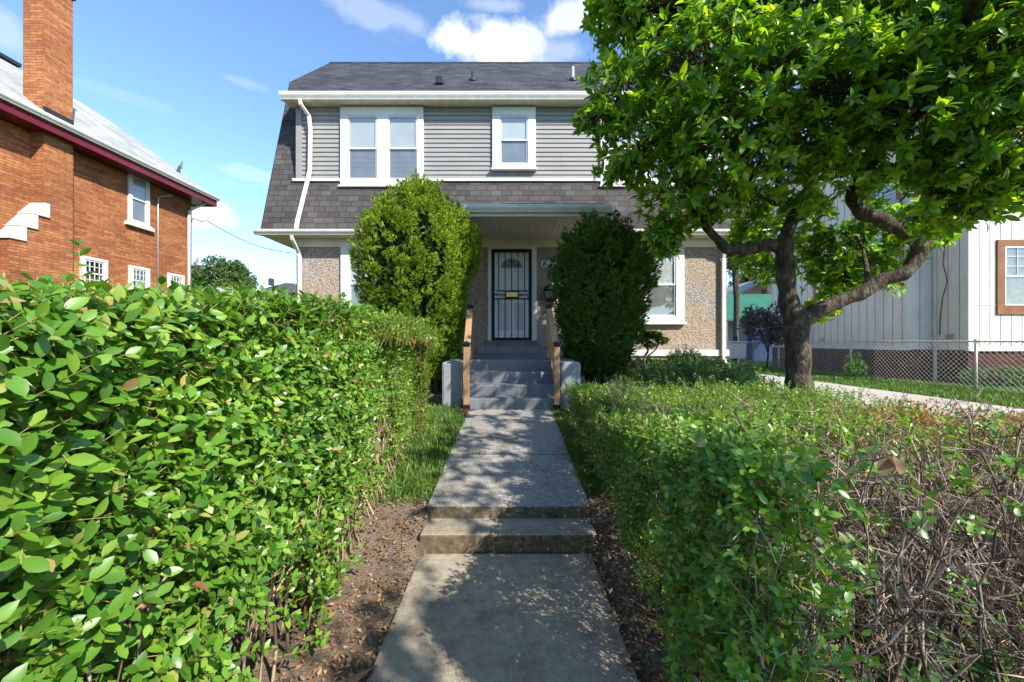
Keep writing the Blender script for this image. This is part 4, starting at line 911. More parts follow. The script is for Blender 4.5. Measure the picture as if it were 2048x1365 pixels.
    for iw, (x, y, z, r) in enumerate(W):
        n = int(175*r*r)+8; n = int(n*(1.95 if iw < NV else .62))
        d = rdir(n); d[:, 2] = np.where(rng.random(n) < .45, np.abs(d[:, 2]), d[:, 2]); d = nrm(d)
        c0_ = np.array([x, y, z]); rad = r*(.45+.62*rng.random(n)**.55)*(1+.16*nz(d*2, 2, int(x*100) % 97))
        c = c0_+d*rad[:, None]*np.array([1, 1, .82])
        dd = nrm(d*.75+np.array([0, 0, .35])+rng.normal(size=(n, 3))*.35)
        parts += whorls(c, dd, rng.uniform(.115, .165, n), 7)
        k = rng.random(n) < .6; a = c0_+(c-c0_)*rng.uniform(.2, .5, (n, 1))+rng.normal(size=(n, 3))*.05
        mid = (a+c)/2+rng.normal(size=(n, 3))*.05
        tw.append(sticks(a[k], mid[k], .008, .0055)); tw.append(sticks(mid[k], c[k], .0055, .003))
    fol('crown', parts, 'magnolia', T); fol('twigs', tw, 'bark', T)
magnolia()

def blob_tree(name, lab, catg, c, r3, n, L, mat, trunk=True, seed=1, tpl=LS, lobes=9, group=None, tr=.15, fill=.35):
    c = np.array(c, float); b = (c[0], c[1], float(gz(c[0], c[1])))
    T = thing(name, b, lab, catg, group)
    r = np.random.default_rng(seed); lc = []
    for i in range(lobes):
        d = r.normal(size=3); d /= np.linalg.norm(d); lc.append((c+d*np.array(r3)*.62, r.uniform(.35, .6)))
    lc.append((c, .7)); tot = sum(q*q for _, q in lc); parts = []; tws = []
    for cc, q in lc:
        k = int(n*q*q/tot); d = rdir(k); rad = q*(fill+(1-fill)*rng.random(k)**.4)*(1+.2*nz(d*3, 2, seed))
        p = cc+d*rad[:, None]*np.array(r3); dd = nrm(d+np.array([0, 0, .3])+rng.normal(size=(k, 3))*.5)
        parts += whorls(p, dd, np.full(k, L), 4, tpl, (.5, 1.4))
    fol('crown', parts, mat, T)
    if trunk:
        m = MB(); limb(m, [(b[0], b[1], b[2]-.2, tr*1.3), (b[0]+.1, b[1], (b[2]+c[2])/2, tr), (c[0], c[1], c[2], tr*.6)], 9); m.out('trunk', 'bark', T, smooth=True)
        m = MB()
        for cc, q in lc[:-1]: limb(m, [(b[0]+.05, b[1], (b[2]*.6+c[2]*.4), tr*.55), tuple((np.array([b[0], b[1], c[2]])+cc)/2)+(tr*.35,), tuple(cc)+(tr*.12,)], 6, 4)
        m.out('branches', 'bark', T, smooth=True)
    return T
# street tree behind the camera (its shade falls on the lower walk)
blob_tree('street_tree', 'broad leafy tree standing on the verge behind the viewpoint', 'tree', (3.45, -1.95, 4.1), (.75, 1.15, .75), 620, .085, 'magnolia', seed=11, tr=.16, fill=.2)
blob_tree('street_tree', 'tall tree across the street behind the viewpoint', 'tree', (-5, -19, 6.5), (6, 4, 4.5), 3000, .45, 'farleaf', seed=12, tr=.3)
blob_tree('street_tree', 'second tree across the street behind the viewpoint', 'tree', (8, -24, 7), (6, 4, 4.5), 2500, .5, 'farleaf', seed=13, tr=.3)
# far trees
def ft(px, py, Y, rpx, rpy, n, L, mat, lab, seed, name='tree', tr=.15):
    x, y, z = P(px, py, Y); s = F/Y; return blob_tree(name, lab, 'tree', (x, y, z), (rpx/s, rpx/s*.8, rpy/s), n, L, mat, True, seed, tr=tr)
ft(462, 555, 45, 48, 44, 2600, .35, 'farleaf', 'broad green tree above the left hedge beyond the brick house', 21, tr=.25)
ft(400, 560, 47, 26, 26, 1000, .35, 'farleaf', 'shorter green tree just right of the brick house corner', 22)
ft(500, 578, 38, 9, 18, 500, .2, 'farleaf', 'narrow green conifer between the far tree and the dark roof', 23)
ft(1530, 455, 30, 75, 85, 3500, .26, 'farleaf2', 'yellowing tree behind the green roofed garage', 24, tr=.3)
ft(1490, 560, 45, 40, 50, 1500, .35, 'farleaf', 'dark green tree beside the pink gabled house', 25)
ft(1470, 480, 24, 28, 60, 900, .22, 'farleaf', 'loose green tree hugging the back right corner of the house', 26)
ft(1600, 520, 34, 60, 70, 1500, .3, 'farleaf', 'green tree behind the beige house', 27, tr=.3)
blob_tree('flowering_shrub', 'dark shrub with purple flowers behind the chain link gate', 'shrub', (X(1532, 16.5), 16.5, Z(655, 16.5)), (1.0, .9, .95), 1300, .11, 'purple', True, 31, tr=.03)
blob_tree('bush', 'green weeds growing through the fence in front of the beige house foundation', 'bush', (X(1705, 11.2), 11.2, Z(735, 11.2)), (.3, .25, .42), 260, .06, 'weed', True, 32, tr=.01)
blob_tree('bush', 'tangled weeds under the street facing brown window', 'bush', (X(2000, 10.2), 10.2, Z(755, 10.2)), (1.1, .3, .4), 700, .07, 'weed', True, 33, tr=.01)

# ---- evergreens beside the porch
def evergreen(c, prof, mat, lab, ntuft, seed, L=.06, rxy=(1, 1)):
    """prof: (z, radius, xoffset) rows"""
    T = thing('evergreen_shrub', (c[0], c[1], c[2]), lab, 'shrub', 'evergreen shrubs flanking the porch steps')
    zs = np.array([p[0] for p in prof]); rs = np.array([p[1] for p in prof]); xo = np.array([p[2] for p in prof])
    nc = 640; zt = rng.uniform(zs[0], zs[-1], nc*3); rr = np.interp(zt, zs, rs); k = rng.random(nc*3) < (rr/rs.max()+.12); zt = zt[k][:nc]; rr = rr[k][:nc]; nc = len(zt)
    a = rng.uniform(0, 2*math.pi, nc); cd = np.stack([np.cos(a)*rxy[0], np.sin(a)*rxy[1], np.zeros(nc)], 1)
    p0 = np.stack([cd[:, 0]*1.2, cd[:, 1]*1.2, zt*1.3], 1); rad = np.maximum(rr*(1+.12*nz(p0, 2.6, seed)+.07*nz(p0, 6, seed+2))-.09, .02)
    cp = np.stack([c[0]+np.interp(zt, zs, xo)+cd[:, 0]*rad, c[1]+cd[:, 1]*rad, zt-.12], 1); cax = nrm(cd*.5+np.array([0, 0, 1])+rng.normal(size=(nc, 3))*.16)
    ch_ = rng.uniform(.14, .34, nc); n = ntuft; ci = rng.integers(0, nc, n); hh = rng.random(n)
    od = nrm(np.cross(cax[ci], rdir(n))); p = cp[ci]+cax[ci]*(hh*ch_[ci])[:, None]+od*((1-hh)**.7*.085*rng.uniform(.5, 1, n))[:, None]
    dirs = nrm(cd[ci]*.6+od*.5)
    d = nrm(cax[ci]+od*.55+rng.normal(size=(n, 3))*.22)
    parts = []
    u = nrm(np.cross(d, dirs+.01)); 
    for i in range(9):
        s = (i % 9-4)/4; t = rng.uniform(0, .5, n)
        ax = nrm(d+u*s*.75+dirs*rng.uniform(-.3, .4, (n, 1))+rng.normal(size=(n, 3))*.16)
        parts.append(inst(LTHIN, p+d*(t*L*1.3)[:, None], ax, dirs+rng.normal(size=(n, 3))*.5, L*rng.uniform(.6, 1.15, n)))
    fol('foliage', parts, mat, T, False)
    # branch core
    n2 = 700; a = rng.uniform(0, 6.28, n2); z2 = rng.uniform(zs[0]+.1, zs[-1]-.2, n2); r2 = np.interp(z2, zs, rs)*.85; xx = c[0]+np.interp(z2, zs, xo)
    A = np.stack([xx+rng.normal(size=n2)*.06, c[1]+rng.normal(size=n2)*.06, z2-.35], 1); Bp = np.stack([xx+np.cos(a)*r2, c[1]+np.sin(a)*r2, z2], 1)
    m_ = sticks(A, Bp, .013, .004)
    st = sticks(np.stack([np.full(7, c[0])+rng.normal(size=7)*.08, np.full(7, c[1])+rng.normal(size=7)*.08, np.full(7, c[2]-.1)], 1), np.stack([c[0]+np.mean(xo)+rng.normal(size=7)*.25, c[1]+rng.normal(size=7)*.2, np.full(7, zs[-1]-.5)], 1), .04, .012, 6)
    fol('branches', [m_, st], 'bark', T, False)
    # inner foliage mass
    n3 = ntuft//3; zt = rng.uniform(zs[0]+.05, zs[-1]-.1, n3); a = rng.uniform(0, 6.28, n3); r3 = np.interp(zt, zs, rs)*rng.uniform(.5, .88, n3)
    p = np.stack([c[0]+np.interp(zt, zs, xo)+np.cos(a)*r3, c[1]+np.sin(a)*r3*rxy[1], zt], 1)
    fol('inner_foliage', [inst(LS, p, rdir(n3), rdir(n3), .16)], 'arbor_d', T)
Ye = 6.95; s = F/Ye
def prof(rows): return [(Z(py, Ye), (xr-xl)/2/s, ((xr+xl)/2-1024)/s) for py, xl, xr in rows]
pl = prof([(758, 858, 900), (735, 835, 912), (700, 800, 915), (650, 755, 925), (600, 735, 930), (560, 722, 940), (520, 718, 950), (480, 722, 952), (440, 740, 935), (410, 770, 900), (388, 800, 880), (372, 835, 865)])
c = (0, Ye, .65); pl2 = [(z, r, xo) for z, r, xo in pl]
cx = pl2[0][2]; evergreen((cx, Ye, .62), [(z, r, xo-cx) for z, r, xo in pl2], 'arbor', 'tall bright yellow green evergreen shrub left of the porch steps', 16000, 5)
Ye = 7.1; s = F/Ye
pr = prof([(760, 1175, 1215), (735, 1150, 1240), (700, 1130, 1262), (650, 1118, 1278), (600, 1112, 1290), (560, 1110, 1300), (520, 1112, 1302), (490, 1125, 1290), (460, 1150, 1250), (440, 1175, 1225)])
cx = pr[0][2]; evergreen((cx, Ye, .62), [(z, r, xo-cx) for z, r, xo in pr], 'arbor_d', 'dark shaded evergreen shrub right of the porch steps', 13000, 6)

# ---- left hedge
def lh_top(x, y): return np.minimum(1.335+.125*y, 1.575)+.02*nz(np.stack([x, y, x*0], -1), 3, 41)-.35*np.clip(y-4.25, 0, 1)**1.2
def lh_face(y, z): # x of the walk-side face
    q = np.stack([y*0, y, z], -1)
    return -.78-.09*y+.06*nz(q, 2.2, 42)+.03*nz(q, 7, 43)-.1*np.clip((z-1.3)/.35, 0, 1)**2+.02*np.clip((.6-z)/.6, 0, 1)
def hedge_left():
    T = thing('hedge', (-1.7, 2.6, 0), 'tall lush bright green privet hedge on the left of the walk', 'hedge')
    P0 = []; D0 = []; L0 = []
    # walk-side face
    def face(n, y0, y1, zlo, inner):
        y = rng.uniform(y0, y1, n); z = rng.uniform(zlo, 1, n)**.8; z = .08+(1.6-.08)*z
        hole = nz(np.stack([y*0, y, z], 1), 4.2, 44)*.8
        for hy, hz, sy_, sz_, am in ((1.5, .3, .3, .28, 3.2), (2.75, .95, .2, .22, 2.5), (.95, .72, .17, .13, 2.6), (2.3, .3, .4, .2, 1.4), (3.4, .45, .35, .3, 1.6), (1.9, .62, .12, .16, 2), (1.15, .25, .12, .15, 2.), (3.9, .95, .16, .2, 1.6)): hole = hole-am*np.exp(-((y-hy)/sy_)**2-((z-hz)/sz_)**2)
        keep = rng.random(n) < np.clip(.34+z/.8, 0, 1)*np.clip(1.2+1.4*hole, .05, 1)
        y = y[keep]; z = z[keep]; x = lh_face(y, z)-rng.random(len(y))**1.5*inner
        z = z+gz(x, y)*.85
        z = np.minimum(z, lh_top(x, y)-.01)
        return np.stack([x, y, z], 1)
    a = face(6200, .25, 2.2, 0, .24); P0.append(a); D0.append(nrm(np.array([.75, -.1, .55])+rng.normal(size=a.shape)*.42)); L0.append(np.full(len(a), .047))
    a = face(7400, 2.2, 4.85, 0, .22); P0.append(a); D0.append(nrm(np.array([.75, -.1, .55])+rng.normal(size=a.shape)*.42)); L0.append(np.full(len(a), .04))
    # top
    n = 7500; y = .25+4.6*rng.random(n)**1.15; x = -.9-1.9*rng.random(n)**1.2; z = lh_top(x, y)-rng.random(n)**1.6*.16
    a = np.stack([x, y, z], 1); P0.append(a); D0.append(nrm(np.array([.12, -.05, 1.])+rng.normal(size=a.shape)*.38)); L0.append(np.where(y < 2, .047, .042))
    # far end
    n = 2600; x = rng.uniform(-2.4, -1.0, n); z = .35+rng.random(n)*1.15; y = 4.72+.09*nz(np.stack([x, x*0, z], 1), 4, 45)-rng.random(n)*.2; z = np.minimum(z, lh_top(x, y))
    a = np.stack([x, y, z], 1); P0.append(a); D0.append(nrm(np.array([.2, .5, .6])+rng.normal(size=a.shape)*.45)); L0.append(np.full(n, .04))
    Pp = np.concatenate(P0); Dp = np.concatenate(D0); Lp = np.concatenate(L0)
    far = Pp[:, 1] > 2.6
    parts = []; st = []
    for msk, tpl, pr_ in ((~far, LB, 4), (far, LS, 4)):
        q, s_ = sprigs(Pp[msk], Dp[msk], rng.uniform(.07, .13, msk.sum()), pr_, Lp[msk], tpl); parts += q; st.append(s_)
    # tall shoots on top
    n = 170; y = .5+4*rng.random(n); x = -.95-1.3*rng.random(n); z = lh_top(x, y)
    q, s_ = sprigs(np.stack([x, y, z], 1), np.array([0, 0, 1.])+rng.normal(size=(n, 3))*.15, rng.uniform(.06, .14, n), 5, .045, LB); parts += q; st.append(s_)
    sp = np.array([P(168, 585, 1.15)]); q, s_ = sprigs(sp, np.array([[-.12, 0, 1.]]), np.array([.15]), 5, .042, LB, .2); parts += q; st.append(s_)
    fol('foliage', parts, 'privet', T)
    n = 230; y = .6+4*rng.random(n)**1.2; x = -.92-.05*y-1.2*rng.random(n)**1.4; z = lh_top(x, y); a = np.stack([x, y, z-.12], 1)
    st.append(sticks(a, a+nrm(np.array([0, 0, 1.])+rng.normal(size=(n, 3))*.12)*rng.uniform(.12, .25, (n, 1)), .0032, .0028, 3))
    n = 60; y = rng.uniform(.7, 4.4, n); z = rng.uniform(.5, 1.5, n); x = lh_face(y, z)+.02; dl = np.stack([x, y, np.minimum(z, lh_top(x, y)+.04)], 1); k = rng.random(n) < .5; dl[k, 0] -= rng.random(k.sum())*.9; dl[k, 2] = lh_top(dl[k, 0], dl[k, 1])+.06
    fol('dried_leaves', [inst(leaf_t(.42, .9, .5), dl, rdir(n)+np.array([.2, -.2, -.3]), rdir(n), rng.uniform(.03, .055, n))], 'litter', T)
    # inner dark layer of leaves
    n = 8000; y = rng.uniform(.3, 4.6, n); x = -1.25-rng.random(n)*.6-.05*y; z = .15+rng.random(n)*1.35; p = np.stack([x, y, np.minimum(z, lh_top(x, y)-.1)], 1); p = p[(z > .75+.25*nz(p, 4, 46)) | (x < -1.6)]; n = len(p)
    fol('inner_foliage', [inst(LS, p, rdir(n), rdir(n), .06)], 'privet', T)
    # woody stems: arching up and outward from the base
    A = []; Bb = []; ra = []; rb = []
    def stem(n, y0, y1, x0, x1):
        for _ in range(n):
            yy = rng.uniform(y0, y1); xx = rng.uniform(x0, x1); p = np.array([xx, yy, float(gz(xx, yy))-.03]); d = nrm(np.array([rng.normal()*.16+.1, rng.normal()*.18+.06, 1.0])); r = rng.uniform(.003, .0095); L_ = rng.uniform(.9, 1.35); k = 6
            for i in range(k):
                q = p+d*L_/k; q[0] = min(q[0], lh_face(q[1:2], q[2:3])[0]-.04); A.append(p); Bb.append(q); ra.append(r*(1-i/k*.7)); rb.append(r*(1-(i+1)/k*.7))
                if rng.random() < .75 and i > 0:
                    dd = nrm(d+rng.normal(size=3)*.6); l2 = rng.uniform(.07, .2); e = q+dd*l2; e[0] = min(e[0], lh_face(e[1:2], e[2:3])[0]-.015); A.append(q); Bb.append(e); ra.append(r*.45); rb.append(r*.2)
                    if rng.random() < .7: dd2 = nrm(dd+rng.normal(size=3)*.7); A.append((q+e)/2); Bb.append((q+e)/2+dd2*l2*.6); ra.append(r*.28); rb.append(r*.15)
                p = q; d = nrm(d+rng.normal(size=3)*.12)
                if p[2] > 1.6-.05*p[1]: break
                lim = lh_face(np.array([p[1]]), np.array([p[2]]))[0]-.03
                if p[0] > lim: d[0] = -abs(d[0])*.5
    stem(480, .3, 4.7, -1.4, -1.0); stem(200, .3, 4.7, -2.3, -1.25)
    V = sticks(np.array(A), np.array(Bb), np.array(ra), np.array(rb), 4); fol('stems', [V]+[], 'twig', T, True); fol('shoots', st, 'shoot', T, True)
hedge_left()

# ---- right hedge: low, half bare
def rh_back(x): return np.interp(x, [.6, 2.4, 3.3, 3.6, 6], [4.7, 4.7, 4.25, 3.0, 2.8])
def rh_top(x, y): return .885+.065*nz(np.stack([x, y, x*0], -1), 2.6, 51)+.02*nz(np.stack([x, y, x*0], -1), 8, 52)+.24*np.clip((2.7-y)/1.6, 0, 1)
def rh_left(y, z):
    q = np.stack([y*0, y, z], -1); return .545+.055*y+.0*z+.05*nz(q, 2.5, 53)+.03*nz(q, 8, 54)+.08*np.clip((.35-z)/.35, 0, 1)-.1*np.clip((2-y)/1.5, 0, 1)*0
def rh_front(x): return .98+.06*nz(np.stack([x, x*0, x*0], -1), 3, 55)
def hedge_right():
    T = thing('hedge', (2, 2.8, 0), 'low patchy hedge on the right of the walk with bare twigs and rusty leaves', 'hedge')
    Pp = []; Dp = []
    n = 14500; x = .62+4.2*rng.random(n)**1.2; y = 1.0+(rh_back(x)-1.0)*rng.random(n); z = rh_top(x, y)-rng.random(n)**1.5*.14
    a = np.stack([x, y, z], 1); a = a[rng.random(n) < np.clip(1.0+1.5*nz(a, 5, 59), .12, 1)]; n = len(a); x, y, z = a.T
    bare = (x > (.68+.16*nz(a, 3, 58))*y) & (y < 2.1)
    brown = ((y > 1.9+.5*rng.random(n)) & (y < 3.5) & (x/y > .78+.45*rng.random(n)**1.5)) 
    keep = ~(bare & (rng.random(n) < .93)); a1 = a[keep & ~brown]; Pp.append(a1); Dp.append(nrm(np.array([-.1, -.1, .9])+rng.normal(size=a1.shape)*.55))
    ab = a[keep & brown]
    n = 8200; y = .95+3.8*rng.random(n); z = .1+(rh_top(y*0+.7, y)-.1)*rng.random(n)**.7; keep = rng.random(n) < np.clip(.2+z, 0, 1)*np.clip(1+1.1*nz(np.stack([y*0, y, z], 1), 3.5, 56), .1, 1)*np.where(y < 1.9, .5, 1); y = y[keep]; z = z[keep]
    x = rh_left(y, z)+rng.random(len(y))**1.5*.25; zz = z+gz(x, y)*(1-z); a2 = np.stack([x, y, np.minimum(zz, rh_top(x, y))], 1); Pp.append(a2); Dp.append(nrm(np.array([-.7, -.3, .5])+rng.normal(size=a2.shape)*.45))
    # front face: leafy near the corner, sparse to the right
    n = 3800; x = .58+1.9*rng.random(n)**1.6; z = .1+1.03*rng.random(n); dens = np.clip(1.2-(x-.55)*2.6, .03, 1)*np.clip(1+1.*nz(np.stack([x, x*0, z], 1), 4, 57), .1, 1); keep = rng.random(n) < dens; x = x[keep]; z = z[keep]
    a3 = np.stack([x, rh_front(x)+rng.random(len(x))*.5, z], 1); Pp.append(a3); Dp.append(nrm(np.array([-.2, -.6, .6])+rng.normal(size=a3.shape)*.45))
    A = np.concatenate(Pp); Dd = np.concatenate(Dp); far = A[:, 1] > 2.3; parts = []; st = []
    for msk, tpl in ((~far, LB), (far, LS)):
        q, s_ = sprigs(A[msk], Dd[msk], rng.uniform(.05, .11, msk.sum()), 4, rng.uniform(.024, .04, msk.sum()), tpl, .3); parts += q; st.append(s_)
    fol('foliage', parts, 'privet_r', T)
    q, s_ = sprigs(ab, nrm(np.array([.1, -.1, .9])+rng.normal(size=ab.shape)*.7), rng.uniform(.05, .12, len(ab)), 3, .034, LS, .5); st.append(s_)
    fol('rusty_foliage', q, 'brownleaf', T)
    # inner leaves
    n = 8500; x = .9+2.6*rng.random(n); y = 1.3+(rh_back(x)-1.4)*rng.random(n); z = .12+rng.random(n)*.7; k = (x < .5*y) | (y > 1.9); p = np.stack([x, y, z], 1)[k]
    fol('inner_foliage', [inst(LS, p, rdir(len(p)), rdir(len(p)), .055)], 'privet_r', T)
    A = []; Bb = []; ra = []; rb = []
    def stem(n, fx, fy, rmax=.009, br=.9, lean=(0, 0)):
        for _ in range(n):
            xx = fx(); yy = fy(); p = np.array([xx, yy, float(gz(xx, yy))-.03]); d = nrm(np.array([rng.normal()*.22+lean[0], rng.normal()*.22+lean[1], 1.0])); r = rng.uniform(.003, rmax); k = 12; L_ = rng.uniform(.85, 1.25)
            for i in range(k):
                q = p+d*L_/k; q[0] = max(q[0], rh_left(q[1:2], q[2:3])[0]+.02); q[1] = max(q[1], .99); A.append(p); Bb.append(q); ra.append(r*(1-i/k*.65)); rb.append(r*(1-(i+1)/k*.65))
                for _b in range(3):
                    if rng.random() < br and i > 0:
                        dd = nrm(d*.5+rng.normal(size=3)*.8); l2 = rng.uniform(.03, .15); e = q+dd*l2; e[0] = max(e[0], rh_left(e[1:2], e[2:3])[0]-.03); e[1] = max(e[1], .93); A.append(q); Bb.append(e); ra.append(r*.42); rb.append(r*.2)
                        for f_ in (.4, .75):
                            if rng.random() < .8: dd2 = nrm(dd+rng.normal(size=3)*.8); o_ = q+(e-q)*f_; A.append(o_); Bb.append(o_+dd2*l2*.45); ra.append(r*.25); rb.append(r*.13)
                p = q; d = nrm(d+rng.normal(size=3)*.2+np.array([0, 0, .08]))
                if p[2] > rh_top(p[0:1], p[1:2])[0]+.02: break
    stem(270, lambda: rng.uniform(.75, 3.3), lambda: rng.uniform(1.05, 2.3), .0075)
    stem(38, lambda: rng.uniform(.8, 2.3), lambda: rng.uniform(1.2, 1.9), .0105)
    stem(90, lambda: rng.uniform(.68, .95), lambda: rng.uniform(1.0, 4.6), .006, .6, (.05, 0))
    stem(60, lambda: rng.uniform(1.0, 3.3), lambda: rng.uniform(2.2, 3.2), .006)
    fol('stems', [sticks(np.array(A), np.array(Bb), np.array(ra), np.array(rb), 4)], 'twig2', T); fol('shoots', st, 'shoot', T)
    # a big dead leaf or two
    n = 5; pp = np.array([P(1785, 925, 1.0), P(1755, 945, 1.02), P(1800, 950, 1.0), P(1480, 1150, 1.1), P(1345, 945, 1.6)])
    for q in pp: fol('dead_leaf', [inst(leaf_t(.7, .5, -.2), q[None], nrm(np.array([[.6, 0, .35]])+rng.normal(size=(1, 3))*.4), np.array([[0, -1, .5]])+rng.normal(size=(1, 3))*.2, .05)], 'litter', T)
hedge_right()

# weeds with broad leaves inside the right hedge
def weeds(name, lab, pts, hgt, n, L, mat, catg='plant', group=None, spread=.15):
    b = np.mean(np.array(pts), 0); T = thing(name, (b[0], b[1], float(gz(b[0], b[1]))), lab, catg, group); parts = []; st = []
    for x, y in pts:
        k = n; g = float(gz(x, y)); o = np.stack([x+rng.normal(size=k)*spread, y+rng.normal(size=k)*spread, np.full(k, g)], 1); d = nrm(np.array([0, 0, 1])+rng.normal(size=(k, 3))*.35)
        q, s_ = sprigs(o, d, rng.uniform(.5, 1, k)*hgt, 5, L, LB, .3); parts += q; st.append(s_)
    fol('leaves', parts, mat, T); fol('stalks', st, 'weed', T)
weeds('broadleaf_weed', 'broad leaved green weed growing at the front corner of the right hedge', [(1.0, 1.02), (1.15, 1.1)], .3, 9, .085, 'weed')
weeds('broadleaf_weed', 'large leaved weed inside the bare twigs of the right hedge', [(1.45, 1.45), (1.7, 1.6)], .5, 9, .12, 'weed')
# leafy mound behind the right hedge
def mound(name, lab, c, r3, n, L, mat, seed):
    T = thing(name, (c[0], c[1], c[2]), lab, 'bush'); d = rdir(n); d[:, 2] = np.abs(d[:, 2])**.7; d = nrm(d); q = (.72+.3*rng.random(n))*(1+.16*nz(d*3, 2, seed)+.08*nz(d*9, 2, seed+1))
    p = np.array(c)+d*q[:, None]*np.array(r3); a, st = sprigs(p, nrm(d+np.array([0, 0, .6])+rng.normal(size=(n, 3))*.4), .1, 4, L, LS, .35)
    fol('foliage', a, mat, T)
    A = np.tile(np.array([c]), (160, 1))+rng.normal(size=(160, 3))*np.array([r3[0]*.3, r3[1]*.3, .0]); k = rng.integers(0, n, 160); fol('stems', [sticks(A, p[k], .007, .003), st], 'twig', T)
mound('bush', 'dark green leafy bush spreading between the right hedge and the magnolia trunk', (2.6, 5.7, .35), (1.25, .8, .72), 2300, .05, 'weed', 61)
mound('bush', 'low leafy bush at the far end of the right hedge near the right pier', (1.55, 5.3, .35), (.75, .55, .5), 1100, .04, 'weed', 62)
mound('bush', 'dark leafy bush in front of the right corner of the house', (3.6, 7.4, .5), (1.1, .8, .55), 1200, .055, 'weed', 63)
mound('bush', 'light green shrub against the wall under the right window', (X(1372, 8.2), 8.2, .7), (.5, .3, .52), 700, .045, 'privet', 64)
mound('bush', 'low green plants in front of the tan wall beside the right evergreen', (X(1290, 8.0), 8.0, .68), (.5, .4, .36), 500, .05, 'privet', 65)
# small cloud-pruned yew
YW = thing('small_yew', (X(1290, 7.9), 7.9, .75), 'small crooked bare stemmed yew below the right ground floor window', 'shrub')
m = MB(); c = [PR(1293, 745, 7.6, .03), PR(1288, 718, 7.6, .026), PR(1296, 700, 7.6, .02), PR(1284, 686, 7.6, .018)]; limb(m, c, 7); limb(m, [PR(1288, 718, 7.6, .02), PR(1310, 700, 7.65, .015), PR(1318, 682, 7.6, .012)], 6); limb(m, [PR(1293, 735, 7.6, .02), PR(1270, 725, 7.6, .015), PR(1255, 712, 7.6, .01)], 6); m.out('stems', 'bark', YW, smooth=True)
pts = []
for px, py, r, k in ((1285, 680, .11, 90), (1308, 672, .14, 130), (1325, 682, .1, 80), (1300, 690, .09, 60), (1290, 668, .06, 40)):
    pts.append(np.array(P(px, py, 7.6))+rdir(k)*r*rng.random((k, 1))**.4*np.array([1.2, 1, .6]))
pts = np.concatenate(pts); fol('foliage', [inst(LTHIN, pts, nrm(rdir(len(pts))+np.array([0, 0, .4])), rdir(len(pts)), .07) for _ in range(6)], 'arbor_d', YW, False)
# sapling by the left pier and weeds by the piers
weeds('weed', 'thin weeds at the foot of the left pier', [(X(905, 5.75), 5.75)], .16, 7, .035, 'weed', spread=.07)
weeds('weed', 'thin weeds at the foot of the right pier', [(X(1150, 5.75), 5.75)], .2, 8, .035, 'weed', spread=.07)

# ---- grass (stuff)
def blades(name, lab, n, fn, h, wd=.006):
    x, y = fn(n); z = gz(x, y); p = np.stack([x, y, z-.01], 1); k = len(p)
    ax = nrm(np.array([0, 0, 1.])+rng.normal(size=(k, 3))*.38); hh = h*rng.uniform(.45, 1.2, k)
    t = (np.array([(0, -.5, 0), (0, .5, 0), (.5, .4, .04), (.5, -.4, .04), (1, 0, .22)])*np.array([1, wd*2/h, 1]), np.array([(0, 1, 2), (0, 2, 3), (3, 2, 4)]))
    o = fol(name, [inst(t, p, ax, rdir(k), hh)], 'grassblade', base=(float(x.mean()), float(y.mean()), 0)); return tag(o, lab, 'grass', kind='stuff')
def reg(x0, x1, y0, y1):
    return lambda n: (rng.uniform(x0, x1, n), rng.uniform(y0, y1, n))
def leftlawn(n):
    y = rng.uniform(3.0, 5.9, n); x0 = -1.6; x = x0+(-.6-x0)*rng.random(n); k = rng.random(n) < np.clip((y-2.9)*1.6, .1, 1); return x[k], y[k]
blades('grass', 'shaded tufts of grass between the left hedge and the upper walk', 17000, leftlawn, .095)
blades('grass', 'fringe of grass along the right edge of the upper walk', 6500, lambda n: (.585+np.abs(rng.normal(size=n))*.09, rng.uniform(3.2, 5.75, n)), .1)
blades('grass', 'grass strip between the driveway and the chain link fence', 30000, reg(8.5, 11.3, 6.5, 18), .1, .012)
blades('grass', 'grass in front of the left evergreen and hedge end', 5000, reg(-2.6, -1.0, 4.9, 6.4), .08)
blades('grass', 'small tuft of grass in the joint of the upper walk', 130, lambda n: (-.32+rng.normal(size=n)*.06, 3.98+rng.normal(size=n)*.012), .08)
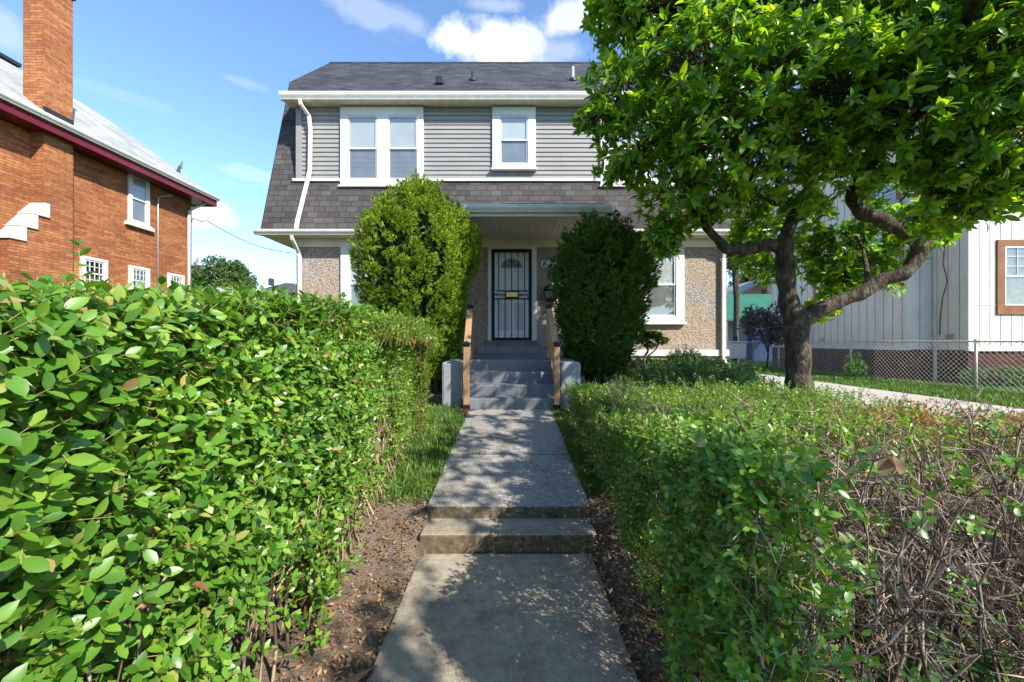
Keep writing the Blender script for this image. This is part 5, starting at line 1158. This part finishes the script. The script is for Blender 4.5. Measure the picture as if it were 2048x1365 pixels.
# ---- litter (stuff)
def litter(name, lab, n, fn, L, mat='litter', up=0.004):
    x, y = fn(n); k = len(x); z = gz(x, y)+up+rng.random(k)*.012
    onw = (x > -.61) & (x < .53) & (y < 2.66); z = np.where(onw, .017, z)
    p = np.stack([x, y, z], 1); ax = rdir(k)*np.array([1, 1, .25]); nr = np.array([0, 0, 1.])+rng.normal(size=(k, 3))*.35
    o = fol(name, [inst(leaf_t(.5, .35, -.15, False), p, ax, nr, rng.uniform(.35, 1.2, k)*L)], mat, base=(float(x.mean()), float(y.mean()), 0)); return tag(o, lab, 'litter', kind='stuff')
litter('leaf_litter', 'brown leaf litter on the soil beside the lower walk', 2300, lambda n: (-1.05+.45*rng.random(n)**.8, rng.uniform(.7, 3.2, n)), .03)
litter('leaf_litter', 'dark leaf litter under the right hedge', 4500, lambda n: (.5+.75*rng.random(n), rng.uniform(.7, 3.6, n)), .035)
litter('leaf_litter', 'scattered crumbs of leaf on the walk', 160, lambda n: (rng.uniform(-.6, .56, n), rng.uniform(1.2, 2.6, n)), .012)
litter('wood_mulch', 'brown mulch around the evergreen shrubs', 5000, lambda n: (rng.choice([-1, 1], n)*rng.uniform(.95, 3.2, n), rng.uniform(5.6, 8.5, n)), .05)
# bits lying in the dirt
o = MB().addv([(-.70, 1.55, .02), (-.60, 1.72, .02), (-.58, 1.7, .045), (-.69, 1.53, .04), (-.66, 1.5, .02), (-.74, 1.62, .03)], [(0, 1, 2, 3), (0, 3, 4), (0, 5, 1), (5, 1, 2), (3, 2, 5), (4, 3, 5), (0, 4, 5)]).out('wood_chip', 'wood', base=(-.66, 1.6, .02)); tag(o, 'split piece of pale wood lying beside the lower walk', 'wood')
o = MB().prism([(-.78, 5.55), (-.62, 5.5), (-.6, 5.66), (-.76, 5.7)], 'z', float(gz(-.7, 5.6)), float(gz(-.7, 5.6))+.075).out('paving_brick', 'brick_dark', bevel=.01, base=(-.7, 5.6, .42)); tag(o, 'loose reddish brick at the foot of the left handrail', 'brick')
# low planks / edging by the piers
bpy.context.view_layer.update()
